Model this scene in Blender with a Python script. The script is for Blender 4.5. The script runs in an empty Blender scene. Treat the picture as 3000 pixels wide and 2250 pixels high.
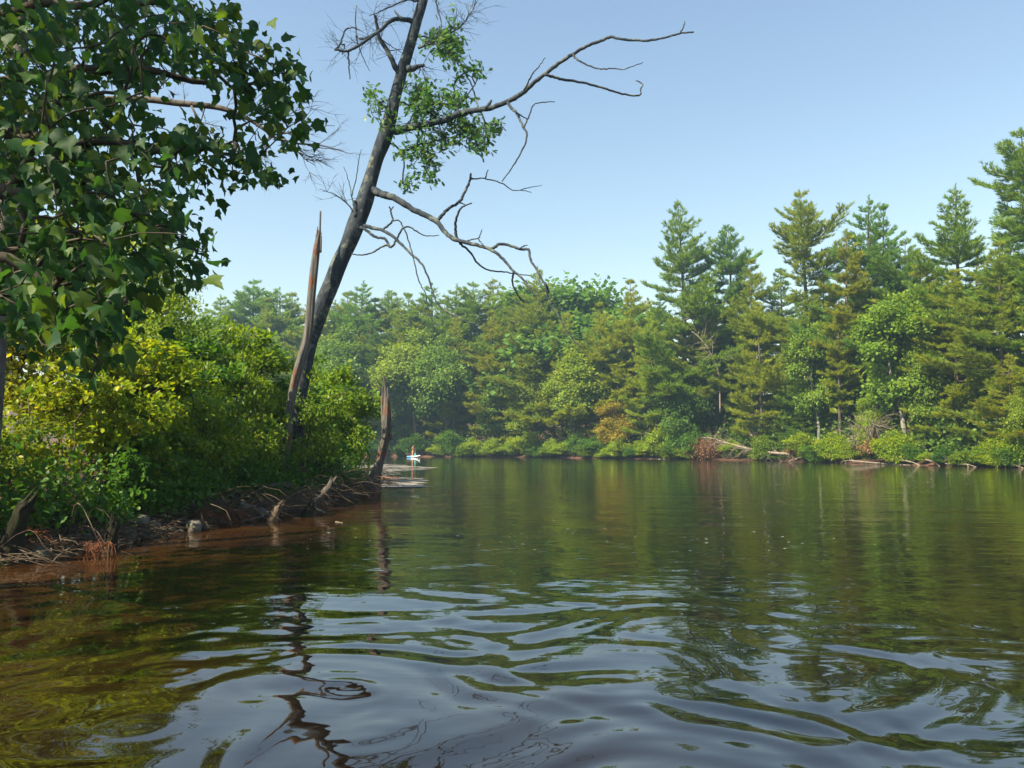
import bpy, math, random
import numpy as np
from mathutils import Vector, Matrix

S = bpy.context.scene
COL = S.collection
R = math.radians

# ------------------------------------------------------------------ camera
F = 2250.0                       # focal length in photo pixels (photo 3000 x 2250)
CAMH = 1.2
PITCH = math.atan(188.0 / F)
cd = bpy.data.cameras.new("camera")
cd.sensor_width = 36.0
cd.lens = 36.0 * F / 3000.0
cd.clip_start = 0.05
cd.clip_end = 3000.0
cam = bpy.data.objects.new("camera", cd)
COL.objects.link(cam)
cam.location = (0, 0, CAMH)
cam.rotation_euler = (math.pi / 2 + PITCH, 0, 0)
S.camera = cam

# ------------------------------------------------------------------ light
SUN_EL, SUN_ROT = R(46), R(-127)         # high on the left, a little behind the viewer
world = bpy.data.worlds.new("World")
S.world = world
world.use_nodes = True
wn = world.node_tree
bg = wn.nodes["Background"]
sk = wn.nodes.new("ShaderNodeTexSky")
sk.sky_type = 'NISHITA'
sk.sun_disc = False
sk.sun_elevation = SUN_EL
sk.sun_rotation = SUN_ROT
sk.air_density = 1.55
sk.dust_density = 0.5
sk.ozone_density = 0.6
wn.links.new(sk.outputs[0], bg.inputs[0])
bg.inputs[1].default_value = 0.070
sd = bpy.data.lights.new("sun", 'SUN')
sd.energy = 5.0
sd.angle = R(0.6)
sd.color = (1.0, 0.88, 0.64)
sun = bpy.data.objects.new("sun", sd)
COL.objects.link(sun)
to_sun = Vector((math.sin(SUN_ROT) * math.cos(SUN_EL), math.cos(SUN_ROT) * math.cos(SUN_EL), math.sin(SUN_EL)))
sun.rotation_euler = to_sun.to_track_quat('Z', 'Y').to_euler()
sun.location = (-30, -10, 40)
S.view_settings.view_transform = 'Standard'
S.view_settings.look = 'None'
S.view_settings.exposure = 1.5
S.view_settings.gamma = 1.0
S.view_settings.use_curve_mapping = False
S.render.engine = 'CYCLES'
cy = S.cycles
cy.max_bounces = 8
cy.diffuse_bounces = 3
cy.glossy_bounces = 3
cy.transmission_bounces = 5
cy.volume_bounces = 0
cy.transparent_max_bounces = 4
cy.caustics_reflective = False
cy.caustics_refractive = False
cy.use_denoising = True
cy.sample_clamp_indirect = 6.0

# ------------------------------------------------------------------ photo pixel -> place
cP, sP = math.cos(PITCH), math.sin(PITCH)
def ray(u, v):
    x = (u - 1500.0) / F
    y = -(v - 1125.0) / F
    return np.array([x, cP - sP * y, sP + cP * y])
def G(u, v, z=0.0):                       # where the ray meets the level z
    d = ray(u, v)
    t = (z - CAMH) / d[2]
    return np.array([0, 0, CAMH]) + d * t
def A(u, v, Y):                           # where the ray reaches the distance Y
    d = ray(u, v)
    return np.array([0, 0, CAMH]) + d * (Y / d[1])

# ------------------------------------------------------------------ mesh helpers
def mesh_np(name, V, faces_list, var=None, smooth=False, mats=(), fmat=None):
    """faces_list: arrays of shape (m,3) or (m,4); var: one float per face"""
    me = bpy.data.meshes.new(name)
    V = np.ascontiguousarray(V, dtype=np.float32)
    me.vertices.add(len(V))
    me.vertices.foreach_set("co", V.ravel())
    loops = np.concatenate([np.asarray(f).ravel() for f in faces_list]).astype(np.int32)
    tot = np.concatenate([np.full(len(f), np.asarray(f).shape[1]) for f in faces_list]).astype(np.int32)
    start = np.concatenate([[0], np.cumsum(tot)[:-1]]).astype(np.int32)
    me.loops.add(len(loops))
    me.loops.foreach_set("vertex_index", loops)
    me.polygons.add(len(tot))
    me.polygons.foreach_set("loop_start", start)
    me.polygons.foreach_set("loop_total", tot)
    if smooth:
        me.polygons.foreach_set("use_smooth", np.ones(len(tot), dtype=bool))
    if fmat is not None:
        me.polygons.foreach_set("material_index", np.asarray(fmat, dtype=np.int32))
    if var is not None:
        at = me.attributes.new("var", 'FLOAT', 'FACE')
        at.data.foreach_set("value", np.asarray(var, dtype=np.float32))
    for m in mats:
        me.materials.append(m)
    me.update(calc_edges=True)
    return me

def obj(name, me, parent=None, **props):
    o = bpy.data.objects.new(name, me)
    COL.objects.link(o)
    if parent is not None:
        o.parent = parent
    for k, v in props.items():
        o[k] = v
    return o

def thing(name, label, cat, loc=(0, 0, 0), rz=0.0, group=None):
    o = bpy.data.objects.new(name, None)
    o.empty_display_size = 0.2
    COL.objects.link(o)
    o.location = loc
    o.rotation_euler = (0, 0, rz)
    o["label"] = label
    o["category"] = cat
    if group:
        o["group"] = group
    return o

def copy_tree(root, name=None):
    r = root.copy()
    if name:
        r.name = name
    COL.objects.link(r)
    for ch in root.children:
        c = ch.copy()
        COL.objects.link(c)
        c.parent = r
        for g in ch.children:
            d = g.copy()
            COL.objects.link(d)
            d.parent = c
    return r

def drop_tree(root):
    for ch in list(root.children):
        for g in list(ch.children):
            bpy.data.objects.remove(g)
        bpy.data.objects.remove(ch)
    bpy.data.objects.remove(root)

def unit(a):
    a = np.asarray(a, dtype=float)
    return a / np.maximum(np.linalg.norm(a, axis=-1, keepdims=True), 1e-9)

def cr(P, n):
    """Catmull-Rom resample of the rows of P (any columns) to n rows"""
    P = np.asarray(P, dtype=float)
    if len(P) == 2:
        t = np.linspace(0, 1, n)[:, None]
        return P[0] * (1 - t) + P[1] * t
    E = np.vstack([2 * P[0] - P[1], P, 2 * P[-1] - P[-2]])
    t = np.linspace(0, len(P) - 1, n)
    i = np.minimum(t.astype(int), len(P) - 2)
    f = (t - i)[:, None]
    p0, p1, p2, p3 = E[i], E[i + 1], E[i + 2], E[i + 3]
    return 0.5 * (2 * p1 + (p2 - p0) * f + (2 * p0 - 5 * p1 + 4 * p2 - p3) * f ** 2 + (3 * p1 - p0 - 3 * p2 + p3) * f ** 3)

class Tubes:
    """collects tapered tubes into one mesh"""
    def __init__(self):
        self.V, self.Fq, self.Ft, self.n = [], [], [], 0
    def add(self, pts, rad, sides=6, shape=None):
        pts = np.asarray(pts, dtype=float)
        rad = np.maximum(np.asarray(rad, dtype=float), 0.0005)
        n = len(pts)
        T = np.zeros_like(pts)
        T[1:-1] = pts[2:] - pts[:-2]
        T[0] = pts[1] - pts[0]
        T[-1] = pts[-1] - pts[-2]
        T = unit(T)
        ref = np.array([0, 0, 1.0]) if abs(T[0][2]) < 0.9 else np.array([0, 1.0, 0])
        N = np.zeros_like(pts)
        v = np.cross(T[0], ref)
        for i in range(n):
            v = v - T[i] * np.dot(v, T[i])
            v = v / max(np.linalg.norm(v), 1e-9)
            N[i] = v
        B = np.cross(T, N)
        a = np.linspace(0, 2 * math.pi, sides, endpoint=False)
        rr = rad[:, None] * (np.ones((n, sides)) if shape is None else shape(n, a))
        ring = pts[:, None, :] + rr[:, :, None] * (np.cos(a)[None, :, None] * N[:, None, :] + np.sin(a)[None, :, None] * B[:, None, :])
        self.V.append(ring.reshape(-1, 3))
        b = self.n
        i, j = np.meshgrid(np.arange(n - 1), np.arange(sides), indexing='ij')
        j2 = (j + 1) % sides
        q = np.stack([b + i * sides + j, b + i * sides + j2, b + (i + 1) * sides + j2, b + (i + 1) * sides + j], -1).reshape(-1, 4)
        self.Fq.append(q)
        self.n += n * sides
        # caps
        self.V.append(np.array([pts[0], pts[-1] + T[-1] * rad[-1] * 0.5]))
        c0, c1 = self.n, self.n + 1
        self.n += 2
        k = np.arange(sides)
        k2 = (k + 1) % sides
        e = b + (n - 1) * sides
        self.Ft.append(np.stack([np.full(sides, c0), b + k2, b + k], -1))
        self.Ft.append(np.stack([np.full(sides, c1), e + k, e + k2], -1))
        return self
    def build(self, name, mat, smooth=True):
        return mesh_np(name, np.vstack(self.V), [np.vstack(self.Fq), np.vstack(self.Ft)], smooth=smooth, mats=(mat,))

# leaf shapes: y is the way the leaf points, z its face
LEAF_FAR = (np.array([[0, 0, 0], [0.36, 0.45, 0.06], [0, 1, -0.03], [-0.36, 0.45, 0.06]]), np.array([[0, 1, 2], [0, 2, 3]]))
LEAF_OVAL = (np.array([[0, 0, 0], [0, .5, -.03], [0, 1, -.10], [.27, .28, .05], [.28, .62, .03], [-.27, .28, .05], [-.28, .62, .03]]),
             np.array([[0, 3, 1], [3, 4, 1], [4, 2, 1], [0, 1, 5], [5, 1, 6], [6, 1, 2]]))
def _maple():
    half = [(0.0, 0.0), (0.12, -0.03), (0.28, 0.04), (0.37, 0.16), (0.36, 0.27), (0.42, 0.40), (0.53, 0.60), (0.37, 0.58), (0.30, 0.64), (0.20, 0.66), (0.19, 0.80), (0.10, 0.90), (0.0, 1.10)]
    pts = [(x, y, 0.30 * abs(x) ** 1.15 - 0.40 * max(0, y - .3) ** 2) for x, y in half]
    L = [(-x, y, z) for x, y, z in pts[1:-1]]
    V = [(0, 0.36, -0.02)] + pts + L[::-1]
    n = len(V) - 1
    Fc = [[0, 1 + i, 1 + (i + 1) % n] for i in range(n)]
    return np.array(V), np.array(Fc)
LEAF_MAPLE = _maple()
def _oak():
    half = [(0, 0), (.05, .12), (.20, .22), (.09, .32), (.30, .50), (.11, .56), (.26, .78), (.09, .80), (0, 1.0)]
    V = [(0, .45, -.02)] + [(x, y, .08 * x) for x, y in half] + [(-x, y, .08 * x) for x, y in half[1:-1]][::-1]
    n = len(V) - 1
    return np.array(V), np.array([[0, 1 + i, 1 + (i + 1) % n] for i in range(n)])
LEAF_OAK = _oak()
def tuft(nb, spread, w, seed):
    """a shoot end: long narrow blades of needles splayed round it"""
    r = np.random.default_rng(seed)
    V, Fc = [], []
    for i in range(nb):
        a = 2 * math.pi * (i + r.uniform(-.3, .3)) / nb
        e = spread * r.uniform(0.3, 1.0)
        d = np.array([math.sin(e) * math.cos(a), math.cos(e), math.sin(e) * math.sin(a) * 0.6 + 0.12])
        d = d / np.linalg.norm(d) * r.uniform(.75, 1.05)
        s = np.cross(d, r.normal(size=3) * .6 + np.array([0, 0, 1.0]))
        s = s / np.linalg.norm(s) * w
        k = len(V)
        V += [-d * .1, d * 0.55 + s, d, d * 0.5 - s]
        Fc += [[k, k + 1, k + 2], [k, k + 2, k + 3]]
    return np.array(V), np.array(Fc)
TUFT = tuft(6, 0.85, 0.060, 3)

def leaves(tpl, pos, ydir, zdir, scale, var, name, mat):
    """one mesh holding a copy of the template at each position"""
    V0, F0 = tpl
    y = unit(ydir)
    z = zdir - y * np.sum(zdir * y, axis=1, keepdims=True)
    z = unit(z)
    x = np.cross(y, z)
    M = np.stack([x, y, z], axis=1)                  # rows: images of the axes
    V = np.einsum('kc,ncd->nkd', V0, M) * np.asarray(scale)[:, None, None] + pos[:, None, :]
    n, k = len(pos), len(V0)
    Fc = (F0[None] + (np.arange(n) * k)[:, None, None]).reshape(-1, F0.shape[1])
    vv = np.repeat(np.asarray(var), len(F0))
    return mesh_np(name, V.reshape(-1, 3), [Fc], var=vv, mats=(mat,))

def grow(stem, stem_par, attr, rng, c=0.35, sag=0.04, seg=3):
    """join each attractor to the nearest node of the growing tree; returns nodes, parents and the paths added"""
    cap = len(stem) + len(attr) * seg + 5
    N = np.zeros((cap, 3))
    L = np.zeros(cap)
    par = np.full(cap, -1)
    n = len(stem)
    N[:n] = stem
    par[:n] = stem_par
    for i in range(n):
        if par[i] >= 0:
            L[i] = L[par[i]] + np.linalg.norm(N[i] - N[par[i]])
    d0 = np.min(np.linalg.norm(attr[:, None, :] - N[None, :n, :], axis=2), axis=1)
    paths = []
    for k in np.argsort(d0):
        a = attr[k]
        d = np.linalg.norm(N[:n] - a, axis=1)
        p = int(np.argmin(d + c * L[:n]))
        q = p
        b = N[p]
        pd = b - N[par[p]] if par[p] >= 0 else np.array([0, 0, 1.0])
        pd = unit(pd)
        D = np.linalg.norm(a - b)
        ids = [p]
        for s in range(1, seg + 1):
            t = s / seg
            lin = b * (1 - t) + a * t
            cur = pd * D * 0.45 * t * (1 - t)
            x = lin + cur + rng.normal(size=3) * sag * D * (1 - t)
            N[n] = x
            par[n] = q
            L[n] = L[q] + np.linalg.norm(x - N[q])
            ids.append(n)
            q = n
            n += 1
        paths.append(ids)
    cnt = np.zeros(n)
    for ids in paths:
        cnt[ids[-1]] += 1
    for i in range(n - 1, -1, -1):
        if par[i] >= 0:
            cnt[par[i]] += cnt[i]
    return N[:n], par[:n], cnt, paths

# ------------------------------------------------------------------ materials
def nodes_of(name):
    m = bpy.data.materials.new(name)
    m.use_nodes = True
    nt = m.node_tree
    for x in list(nt.nodes):
        nt.nodes.remove(x)
    out = nt.nodes.new("ShaderNodeOutputMaterial")
    return m, nt, out
def N_(nt, kind, **kw):
    n = nt.nodes.new(kind)
    for k, v in kw.items():
        if k in n.inputs:
            n.inputs[k].default_value = v
        else:
            setattr(n, k, v)
    return n
def ramp(nt, fac, stops):
    r = nt.nodes.new("ShaderNodeValToRGB")
    e = r.color_ramp.elements
    while len(e) < len(stops):
        e.new(0.5)
    for k, (p, c) in enumerate(stops):
        e[k].position = p
        e[k].color = (*c, 1)
    nt.links.new(fac, r.inputs[0])
    return r.outputs[0]

def leaf_mat(name, c0, c1, c2, tmul=(1.5, 1.35, 0.55), trans=0.42, rough=0.5, use_tint=True):
    """foliage: three leaf colours picked leaf by leaf, tinted tree by tree, light passing through the blade"""
    m, nt, out = nodes_of(name)
    at = N_(nt, "ShaderNodeAttribute", attribute_name="var")
    col = ramp(nt, at.outputs["Fac"], [(0.0, c0), (0.5, c1), (1.0, c2)])
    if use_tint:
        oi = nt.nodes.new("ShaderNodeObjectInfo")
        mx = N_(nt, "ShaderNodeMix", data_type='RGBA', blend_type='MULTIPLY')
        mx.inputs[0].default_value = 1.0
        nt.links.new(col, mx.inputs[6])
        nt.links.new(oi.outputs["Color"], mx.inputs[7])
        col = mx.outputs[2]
    mt = N_(nt, "ShaderNodeMix", data_type='RGBA', blend_type='MULTIPLY')
    mt.inputs[0].default_value = 1.0
    mt.inputs[7].default_value = (*tmul, 1)
    nt.links.new(col, mt.inputs[6])
    p = nt.nodes.new("ShaderNodeBsdfPrincipled")
    p.inputs["Roughness"].default_value = rough
    p.inputs["Specular IOR Level"].default_value = 0.22
    nt.links.new(col, p.inputs["Base Color"])
    t = nt.nodes.new("ShaderNodeBsdfTranslucent")
    nt.links.new(mt.outputs[2], t.inputs["Color"])
    ms = nt.nodes.new("ShaderNodeMixShader")
    ms.inputs[0].default_value = trans
    nt.links.new(p.outputs[0], ms.inputs[1])
    nt.links.new(t.outputs[0], ms.inputs[2])
    nt.links.new(ms.outputs[0], out.inputs[0])
    return m

def bark_mat(name, c0, c1, scale=6.0, stretch=0.25, patch=None, bump=0.6, patch_scale=3.0, patch_lo=0.52, patch_hi=0.62, rough=0.9, dist=0.03):
    m, nt, out = nodes_of(name)
    tc = nt.nodes.new("ShaderNodeTexCoord")
    mp = nt.nodes.new("ShaderNodeMapping")
    mp.inputs["Scale"].default_value = (1, 1, stretch)
    nt.links.new(tc.outputs["Object"], mp.inputs[0])
    n1 = N_(nt, "ShaderNodeTexNoise", Scale=scale, Detail=8.0, Roughness=0.65)
    nt.links.new(mp.outputs[0], n1.inputs["Vector"])
    col = ramp(nt, n1.outputs[0], [(0.32, c0), (0.68, c1)])
    if patch is not None:
        n2 = N_(nt, "ShaderNodeTexNoise", Scale=patch_scale, Detail=7.0, Roughness=0.7)
        nt.links.new(tc.outputs["Object"], n2.inputs["Vector"])
        f = ramp(nt, n2.outputs[0], [(patch_lo, (0, 0, 0)), (patch_hi, (1, 1, 1))])
        mx = N_(nt, "ShaderNodeMix", data_type='RGBA')
        nt.links.new(f, mx.inputs[0])
        nt.links.new(col, mx.inputs[6])
        mx.inputs[7].default_value = (*patch, 1)
        col = mx.outputs[2]
    p = nt.nodes.new("ShaderNodeBsdfPrincipled")
    p.inputs["Roughness"].default_value = rough
    p.inputs["Specular IOR Level"].default_value = 0.15
    nt.links.new(col, p.inputs["Base Color"])
    b = N_(nt, "ShaderNodeBump", Strength=bump, Distance=dist)
    nt.links.new(n1.outputs[0], b.inputs["Height"])
    nt.links.new(b.outputs[0], p.inputs["Normal"])
    nt.links.new(p.outputs[0], out.inputs[0])
    return m

def plain_mat(name, c, rough=0.5, spec=0.3, noise=0.12, scale=8.0):
    m, nt, out = nodes_of(name)
    tc = nt.nodes.new("ShaderNodeTexCoord")
    n1 = N_(nt, "ShaderNodeTexNoise", Scale=scale, Detail=5.0)
    nt.links.new(tc.outputs["Object"], n1.inputs["Vector"])
    lo = tuple(x * (1 - noise) for x in c)
    hi = tuple(min(1, x * (1 + noise)) for x in c)
    col = ramp(nt, n1.outputs[0], [(0.3, lo), (0.7, hi)])
    p = nt.nodes.new("ShaderNodeBsdfPrincipled")
    p.inputs["Roughness"].default_value = rough
    p.inputs["Specular IOR Level"].default_value = spec
    nt.links.new(col, p.inputs["Base Color"])
    nt.links.new(p.outputs[0], out.inputs[0])
    return m

M_NEEDLE = leaf_mat("pine_needle", (0.105, 0.190, 0.040), (0.175, 0.265, 0.042), (0.275, 0.330, 0.046), trans=0.42, rough=0.55)
M_FARLEAF = leaf_mat("broad_leaf", (0.090, 0.165, 0.030), (0.150, 0.230, 0.032), (0.240, 0.285, 0.036), trans=0.45)
M_SHRUB = leaf_mat("shrub_leaf", (0.055, 0.130, 0.016), (0.095, 0.185, 0.018), (0.180, 0.235, 0.020), trans=0.46, rough=0.42)
M_MAPLE = leaf_mat("maple_leaf", (0.016, 0.062, 0.020), (0.032, 0.090, 0.022), (0.090, 0.145, 0.020), trans=0.45, rough=0.55, tmul=(1.7, 1.5, 0.5))
M_OAK = leaf_mat("oak_leaf", (0.045, 0.135, 0.040), (0.070, 0.170, 0.042), (0.120, 0.200, 0.040), trans=0.40, rough=0.4)
M_DEADLEAF = leaf_mat("dead_needle", (0.13, 0.065, 0.035), (0.20, 0.095, 0.045), (0.27, 0.14, 0.06), trans=0.2, tmul=(1.1, 1, .8))
M_PBARK = bark_mat("pine_bark", (0.045, 0.035, 0.028), (0.12, 0.095, 0.075), scale=3.0, bump=0.5)
M_PALEBARK = bark_mat("pale_bark", (0.12, 0.11, 0.095), (0.30, 0.28, 0.24), scale=3.0, bump=0.3)
M_TWIG = bark_mat("shrub_bark", (0.050, 0.036, 0.026), (0.14, 0.105, 0.075), scale=12.0, bump=0.3)
M_MBARK = bark_mat("maple_bark", (0.030, 0.026, 0.020), (0.085, 0.072, 0.055), scale=10.0, bump=0.5)
M_LEAN = bark_mat("lichened_bark", (0.017, 0.022, 0.031), (0.056, 0.068, 0.084), scale=9.0, stretch=0.35, patch=(0.150, 0.165, 0.135), patch_scale=4.5, patch_lo=0.52, patch_hi=0.66, bump=1.0, dist=0.05)  # hazy blue cast of the shaded trunk put into the base; patches are lichen
M_DEADWOOD = bark_mat("grey_dead_wood", (0.045, 0.040, 0.038), (0.14, 0.125, 0.115), scale=11.0, stretch=0.3, bump=0.5)
M_SNAG = bark_mat("weathered_snag_wood", (0.050, 0.048, 0.047), (0.155, 0.145, 0.132), scale=14.0, stretch=0.10, patch=(0.135, 0.058, 0.032), patch_scale=2.2, patch_lo=0.52, patch_hi=0.60, bump=1.0, dist=0.04)
M_DRIFT = bark_mat("bleached_driftwood", (0.11, 0.085, 0.065), (0.28, 0.23, 0.18), scale=8.0, stretch=0.4, bump=0.4)
M_REDWOOD = bark_mat("reddish_rotten_wood", (0.085, 0.040, 0.024), (0.26, 0.115, 0.062), scale=9.0, stretch=0.5, bump=0.7)
M_ROOT = bark_mat("red_root", (0.09, 0.034, 0.018), (0.22, 0.085, 0.042), scale=14.0, bump=0.4)
M_MOSSY = bark_mat("mossy_wet_bark", (0.010, 0.010, 0.007), (0.034, 0.030, 0.018), scale=9.0, stretch=0.4, patch=(0.022, 0.034, 0.010), patch_scale=5.0, bump=1.0, dist=0.04)
M_STONE = bark_mat("shore_stone_grain", (0.050, 0.048, 0.044), (0.14, 0.13, 0.115), scale=7.0, stretch=1.0, patch=(0.10, 0.11, 0.06), patch_scale=4.0, bump=0.4, dist=0.02, rough=0.7)
# ------------------------------------------------------------------ the setting: banks and water
def wob(x, y, seed, lam, n=6):
    r = np.random.default_rng(seed)
    s = 0
    for i in range(n):
        a = r.uniform(0, 2 * math.pi)
        k = 2 * math.pi / (lam * r.uniform(0.5, 1.6))
        s = s + np.sin((x * math.cos(a) + y * math.sin(a)) * k + r.uniform(0, 6.28))
    return s / math.sqrt(n)

def seg_dist(px, py, poly, closed=True):
    """distance to the outline and an inside test"""
    P = np.asarray(poly, dtype=float)
    Q = np.roll(P, -1, axis=0)
    best = np.full(px.shape, 1e9)
    ins = np.zeros(px.shape, dtype=bool)
    for (x0, y0), (x1, y1) in zip(P, Q):
        dx, dy = x1 - x0, y1 - y0
        t = np.clip(((px - x0) * dx + (py - y0) * dy) / (dx * dx + dy * dy + 1e-12), 0, 1)
        best = np.minimum(best, np.hypot(px - x0 - t * dx, py - y0 - t * dy))
        c = ((y0 > py) != (y1 > py)) & (px < dx * (py - y0) / (dy if dy else 1e-12) + x0)
        ins ^= c
    return np.where(ins, best, -best)

NEAR_PX = [(0, 1652), (110, 1642), (210, 1626), (350, 1598), (450, 1570), (620, 1536), (830, 1502), (960, 1477), (1060, 1455), (1112, 1441),
           (1122, 1424), (1085, 1408), (1010, 1396), (880, 1386), (650, 1378), (300, 1376)]
NEAR = [G(u, v)[:2] for u, v in NEAR_PX] + [np.array(p) for p in [(-60, 50), (-60, -18), (-5.2, -18), (-5.0, -4), (-5.3, 2), (-5.5, 6)]]
FAR_PX = [(600, 1337.5), (1140, 1338), (1500, 1340), (1800, 1343.5), (2100, 1347), (2300, 1351), (2500, 1357), (2800, 1366), (3000, 1371), (3400, 1388), (4100, 1420)]
FAR = [np.array((-260., 118.)), np.array((-120., 114.))] + [G(u, v)[:2] for u, v in FAR_PX] + [np.array(p) for p in [(60., 8.), (110., -30.), (330., -30.), (330., 420.), (-330., 420.), (-330., 120.)]]

def near_h(x, y):
    d = seg_dist(np.asarray(x, float), np.asarray(y, float), NEAR)
    up = 0.09 * (1 - np.exp(-np.maximum(d, 0) / 0.15)) + 0.50 * (1 - np.exp(-(np.maximum(d, 0) / 1.1) ** 1.6)) + 0.02 * np.maximum(d - 4, 0)
    up = up + np.clip(d, 0, 1) * (0.06 * wob(x, y, 5, 1.1) + 0.10 * wob(x, y, 6, 4.0))
    return np.where(d > 0, up, d * 0.35) - 0.02
def far_h(x, y):
    d = seg_dist(np.asarray(x, float), np.asarray(y, float), FAR)
    dd = d + 0.5 * wob(x, y, 11, 7.0)
    up = 0.28 * (1 - np.exp(-np.maximum(dd, 0) / 0.7)) + 0.6 * (1 - np.exp(-np.maximum(dd, 0) / 6)) + 0.035 * np.clip(dd - 4, 0, 120) + 0.11 * np.clip(dd - 26, 0, 90)
    up = up + np.clip(dd / 6, 0, 1) * 0.25 * wob(x, y, 12, 9.0)
    return np.where(dd > 0, up, dd * 0.3) - 0.03

def grid(xs, ys, hf):
    X, Y = np.meshgrid(xs, ys)
    Z = hf(X, Y)
    V = np.stack([X, Y, Z], -1).reshape(-1, 3)
    nx, ny = len(xs), len(ys)
    i, j = np.meshgrid(np.arange(ny - 1), np.arange(nx - 1), indexing='ij')
    b = i * nx + j
    q = np.stack([b, b + 1, b + nx + 1, b + nx], -1).reshape(-1, 4)
    return V, q

def soil_mat(name, c0, c1, c2, scale):
    m, nt, out = nodes_of(name)
    tc = nt.nodes.new("ShaderNodeTexCoord")
    n1 = N_(nt, "ShaderNodeTexNoise", Scale=scale, Detail=9.0, Roughness=0.7)
    n2 = N_(nt, "ShaderNodeTexNoise", Scale=scale * 0.16, Detail=4.0)
    nt.links.new(tc.outputs["Object"], n1.inputs["Vector"])
    nt.links.new(tc.outputs["Object"], n2.inputs["Vector"])
    ad = N_(nt, "ShaderNodeMath", operation='MULTIPLY_ADD')
    nt.links.new(n2.outputs[0], ad.inputs[0])
    ad.inputs[1].default_value = 0.7
    ml = N_(nt, "ShaderNodeMath", operation='MULTIPLY')
    ml.inputs[1].default_value = 0.5
    nt.links.new(n1.outputs[0], ml.inputs[0])
    nt.links.new(ml.outputs[0], ad.inputs[2])
    col = ramp(nt, ad.outputs[0], [(0.40, c0), (0.58, c1), (0.78, c2)])
    p = nt.nodes.new("ShaderNodeBsdfPrincipled")
    p.inputs["Roughness"].default_value = 0.95
    p.inputs["Specular IOR Level"].default_value = 0.1
    nt.links.new(col, p.inputs["Base Color"])
    b = N_(nt, "ShaderNodeBump", Strength=0.8, Distance=0.06)
    nt.links.new(n1.outputs[0], b.inputs["Height"])
    nt.links.new(b.outputs[0], p.inputs["Normal"])
    nt.links.new(p.outputs[0], out.inputs[0])
    return m
M_SOIL = soil_mat("needle_littered_soil", (0.014, 0.010, 0.007), (0.040, 0.024, 0.016), (0.10, 0.050, 0.030), 9.0)
M_FSOIL = soil_mat("forest_soil", (0.025, 0.016, 0.011), (0.065, 0.036, 0.024), (0.15, 0.075, 0.05), 1.6)

xs = np.concatenate([np.arange(-60, -16, 1.2), np.arange(-16, -1.5, 0.14)])
ys = np.concatenate([np.arange(-18, 4, 1.0), np.arange(4, 26, 0.14), np.arange(26, 52, 1.0)])
V, q = grid(xs, ys, near_h)
NG = (xs, ys, V[:, 2].reshape(len(ys), len(xs)))
obj("near_bank", mesh_np("near_bank", V, [q], smooth=True, mats=(M_SOIL,)), kind="structure", label="dark root-bound earth bank under the shrubs, on this side of the water")
V, q = grid(np.arange(-330, 330, 2.0), np.concatenate([np.arange(-30, 130, 1.6), np.arange(130, 420, 8)]), far_h)
obj("far_bank", mesh_np("far_bank", V, [q], smooth=True, mats=(M_FSOIL,)), kind="structure", label="reddish brown earth bank along the wooded far shore")

# water: real waves near the viewer, finer and finer grid; small ripples come from the material
def wave_h(x, y):
    r = np.random.default_rng(21)
    d = np.hypot(x + 0.3, y)
    near = np.exp(-(np.maximum(d - 3.6, 0) / 3.4) ** 2)          # the wash around the viewer's boat
    h = np.zeros_like(x)
    wx = 0.25 * wob(x, y, 31, 1.7, 5)
    wy = 0.25 * wob(x, y, 32, 1.9, 5)
    for i in range(26):
        lam = r.uniform(0.18, 0.80)
        a = math.pi / 2 + r.uniform(-1.15, 1.0)
        k = 2 * math.pi / lam
        h = h + near * 0.0016 * lam ** 0.7 * np.sin(k * ((x + wx) * math.cos(a) + (y + wy) * math.sin(a)) + r.uniform(0, 6.28))
    for i in range(14):                                            # low long swell all over the lake
        lam = r.uniform(0.9, 3.2)
        a = math.pi / 2 + r.normal() * 0.35
        k = 2 * math.pi / lam
        h = h + 0.0007 * lam ** 0.8 * np.sin(k * ((x + wx) * math.cos(a) + (y + wy) * math.sin(a)) + r.uniform(0, 6.28)) * np.exp(-np.maximum(d - 14, 0) / 14)
    for u, v in [(800, 1790), (990, 2030), (1090, 2140), (760, 1930), (500, 1965), (420, 2120), (90, 2070), (1780, 2010), (2280, 1870), (2110, 1800), (700, 1800), (560, 1770), (1440, 1990)]:
        c = G(u, v)                                               # small rings where drops and bubbles broke
        rr = np.hypot(x + 0.22 * wx - c[0], (y + 0.22 * wy - c[1]) * r.uniform(.8, 1.1))
        lr_ = r.uniform(.095, .15)
        rad = r.uniform(0.14, 0.30)
        h = h + r.uniform(.0008, .0022) * np.sin(rr * 2 * math.pi / lr_ + r.uniform(0, 6)) * np.exp(-(rr / rad) ** 2)
    return h
xs = np.concatenate([-np.geomspace(900, 7, 40), np.arange(-6.9, 6.9, 0.032), np.geomspace(7, 900, 40)])
ys = np.concatenate([-np.geomspace(300, 1, 14), np.arange(-0.5, 1.8, 0.25), np.arange(1.8, 9, 0.026), 9 + np.cumsum(np.full(150, 0.05) * 1.025 ** np.arange(150)), np.geomspace(90, 1200, 24)])
ys = np.unique(ys)
V, q = grid(xs, ys, wave_h)

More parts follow.
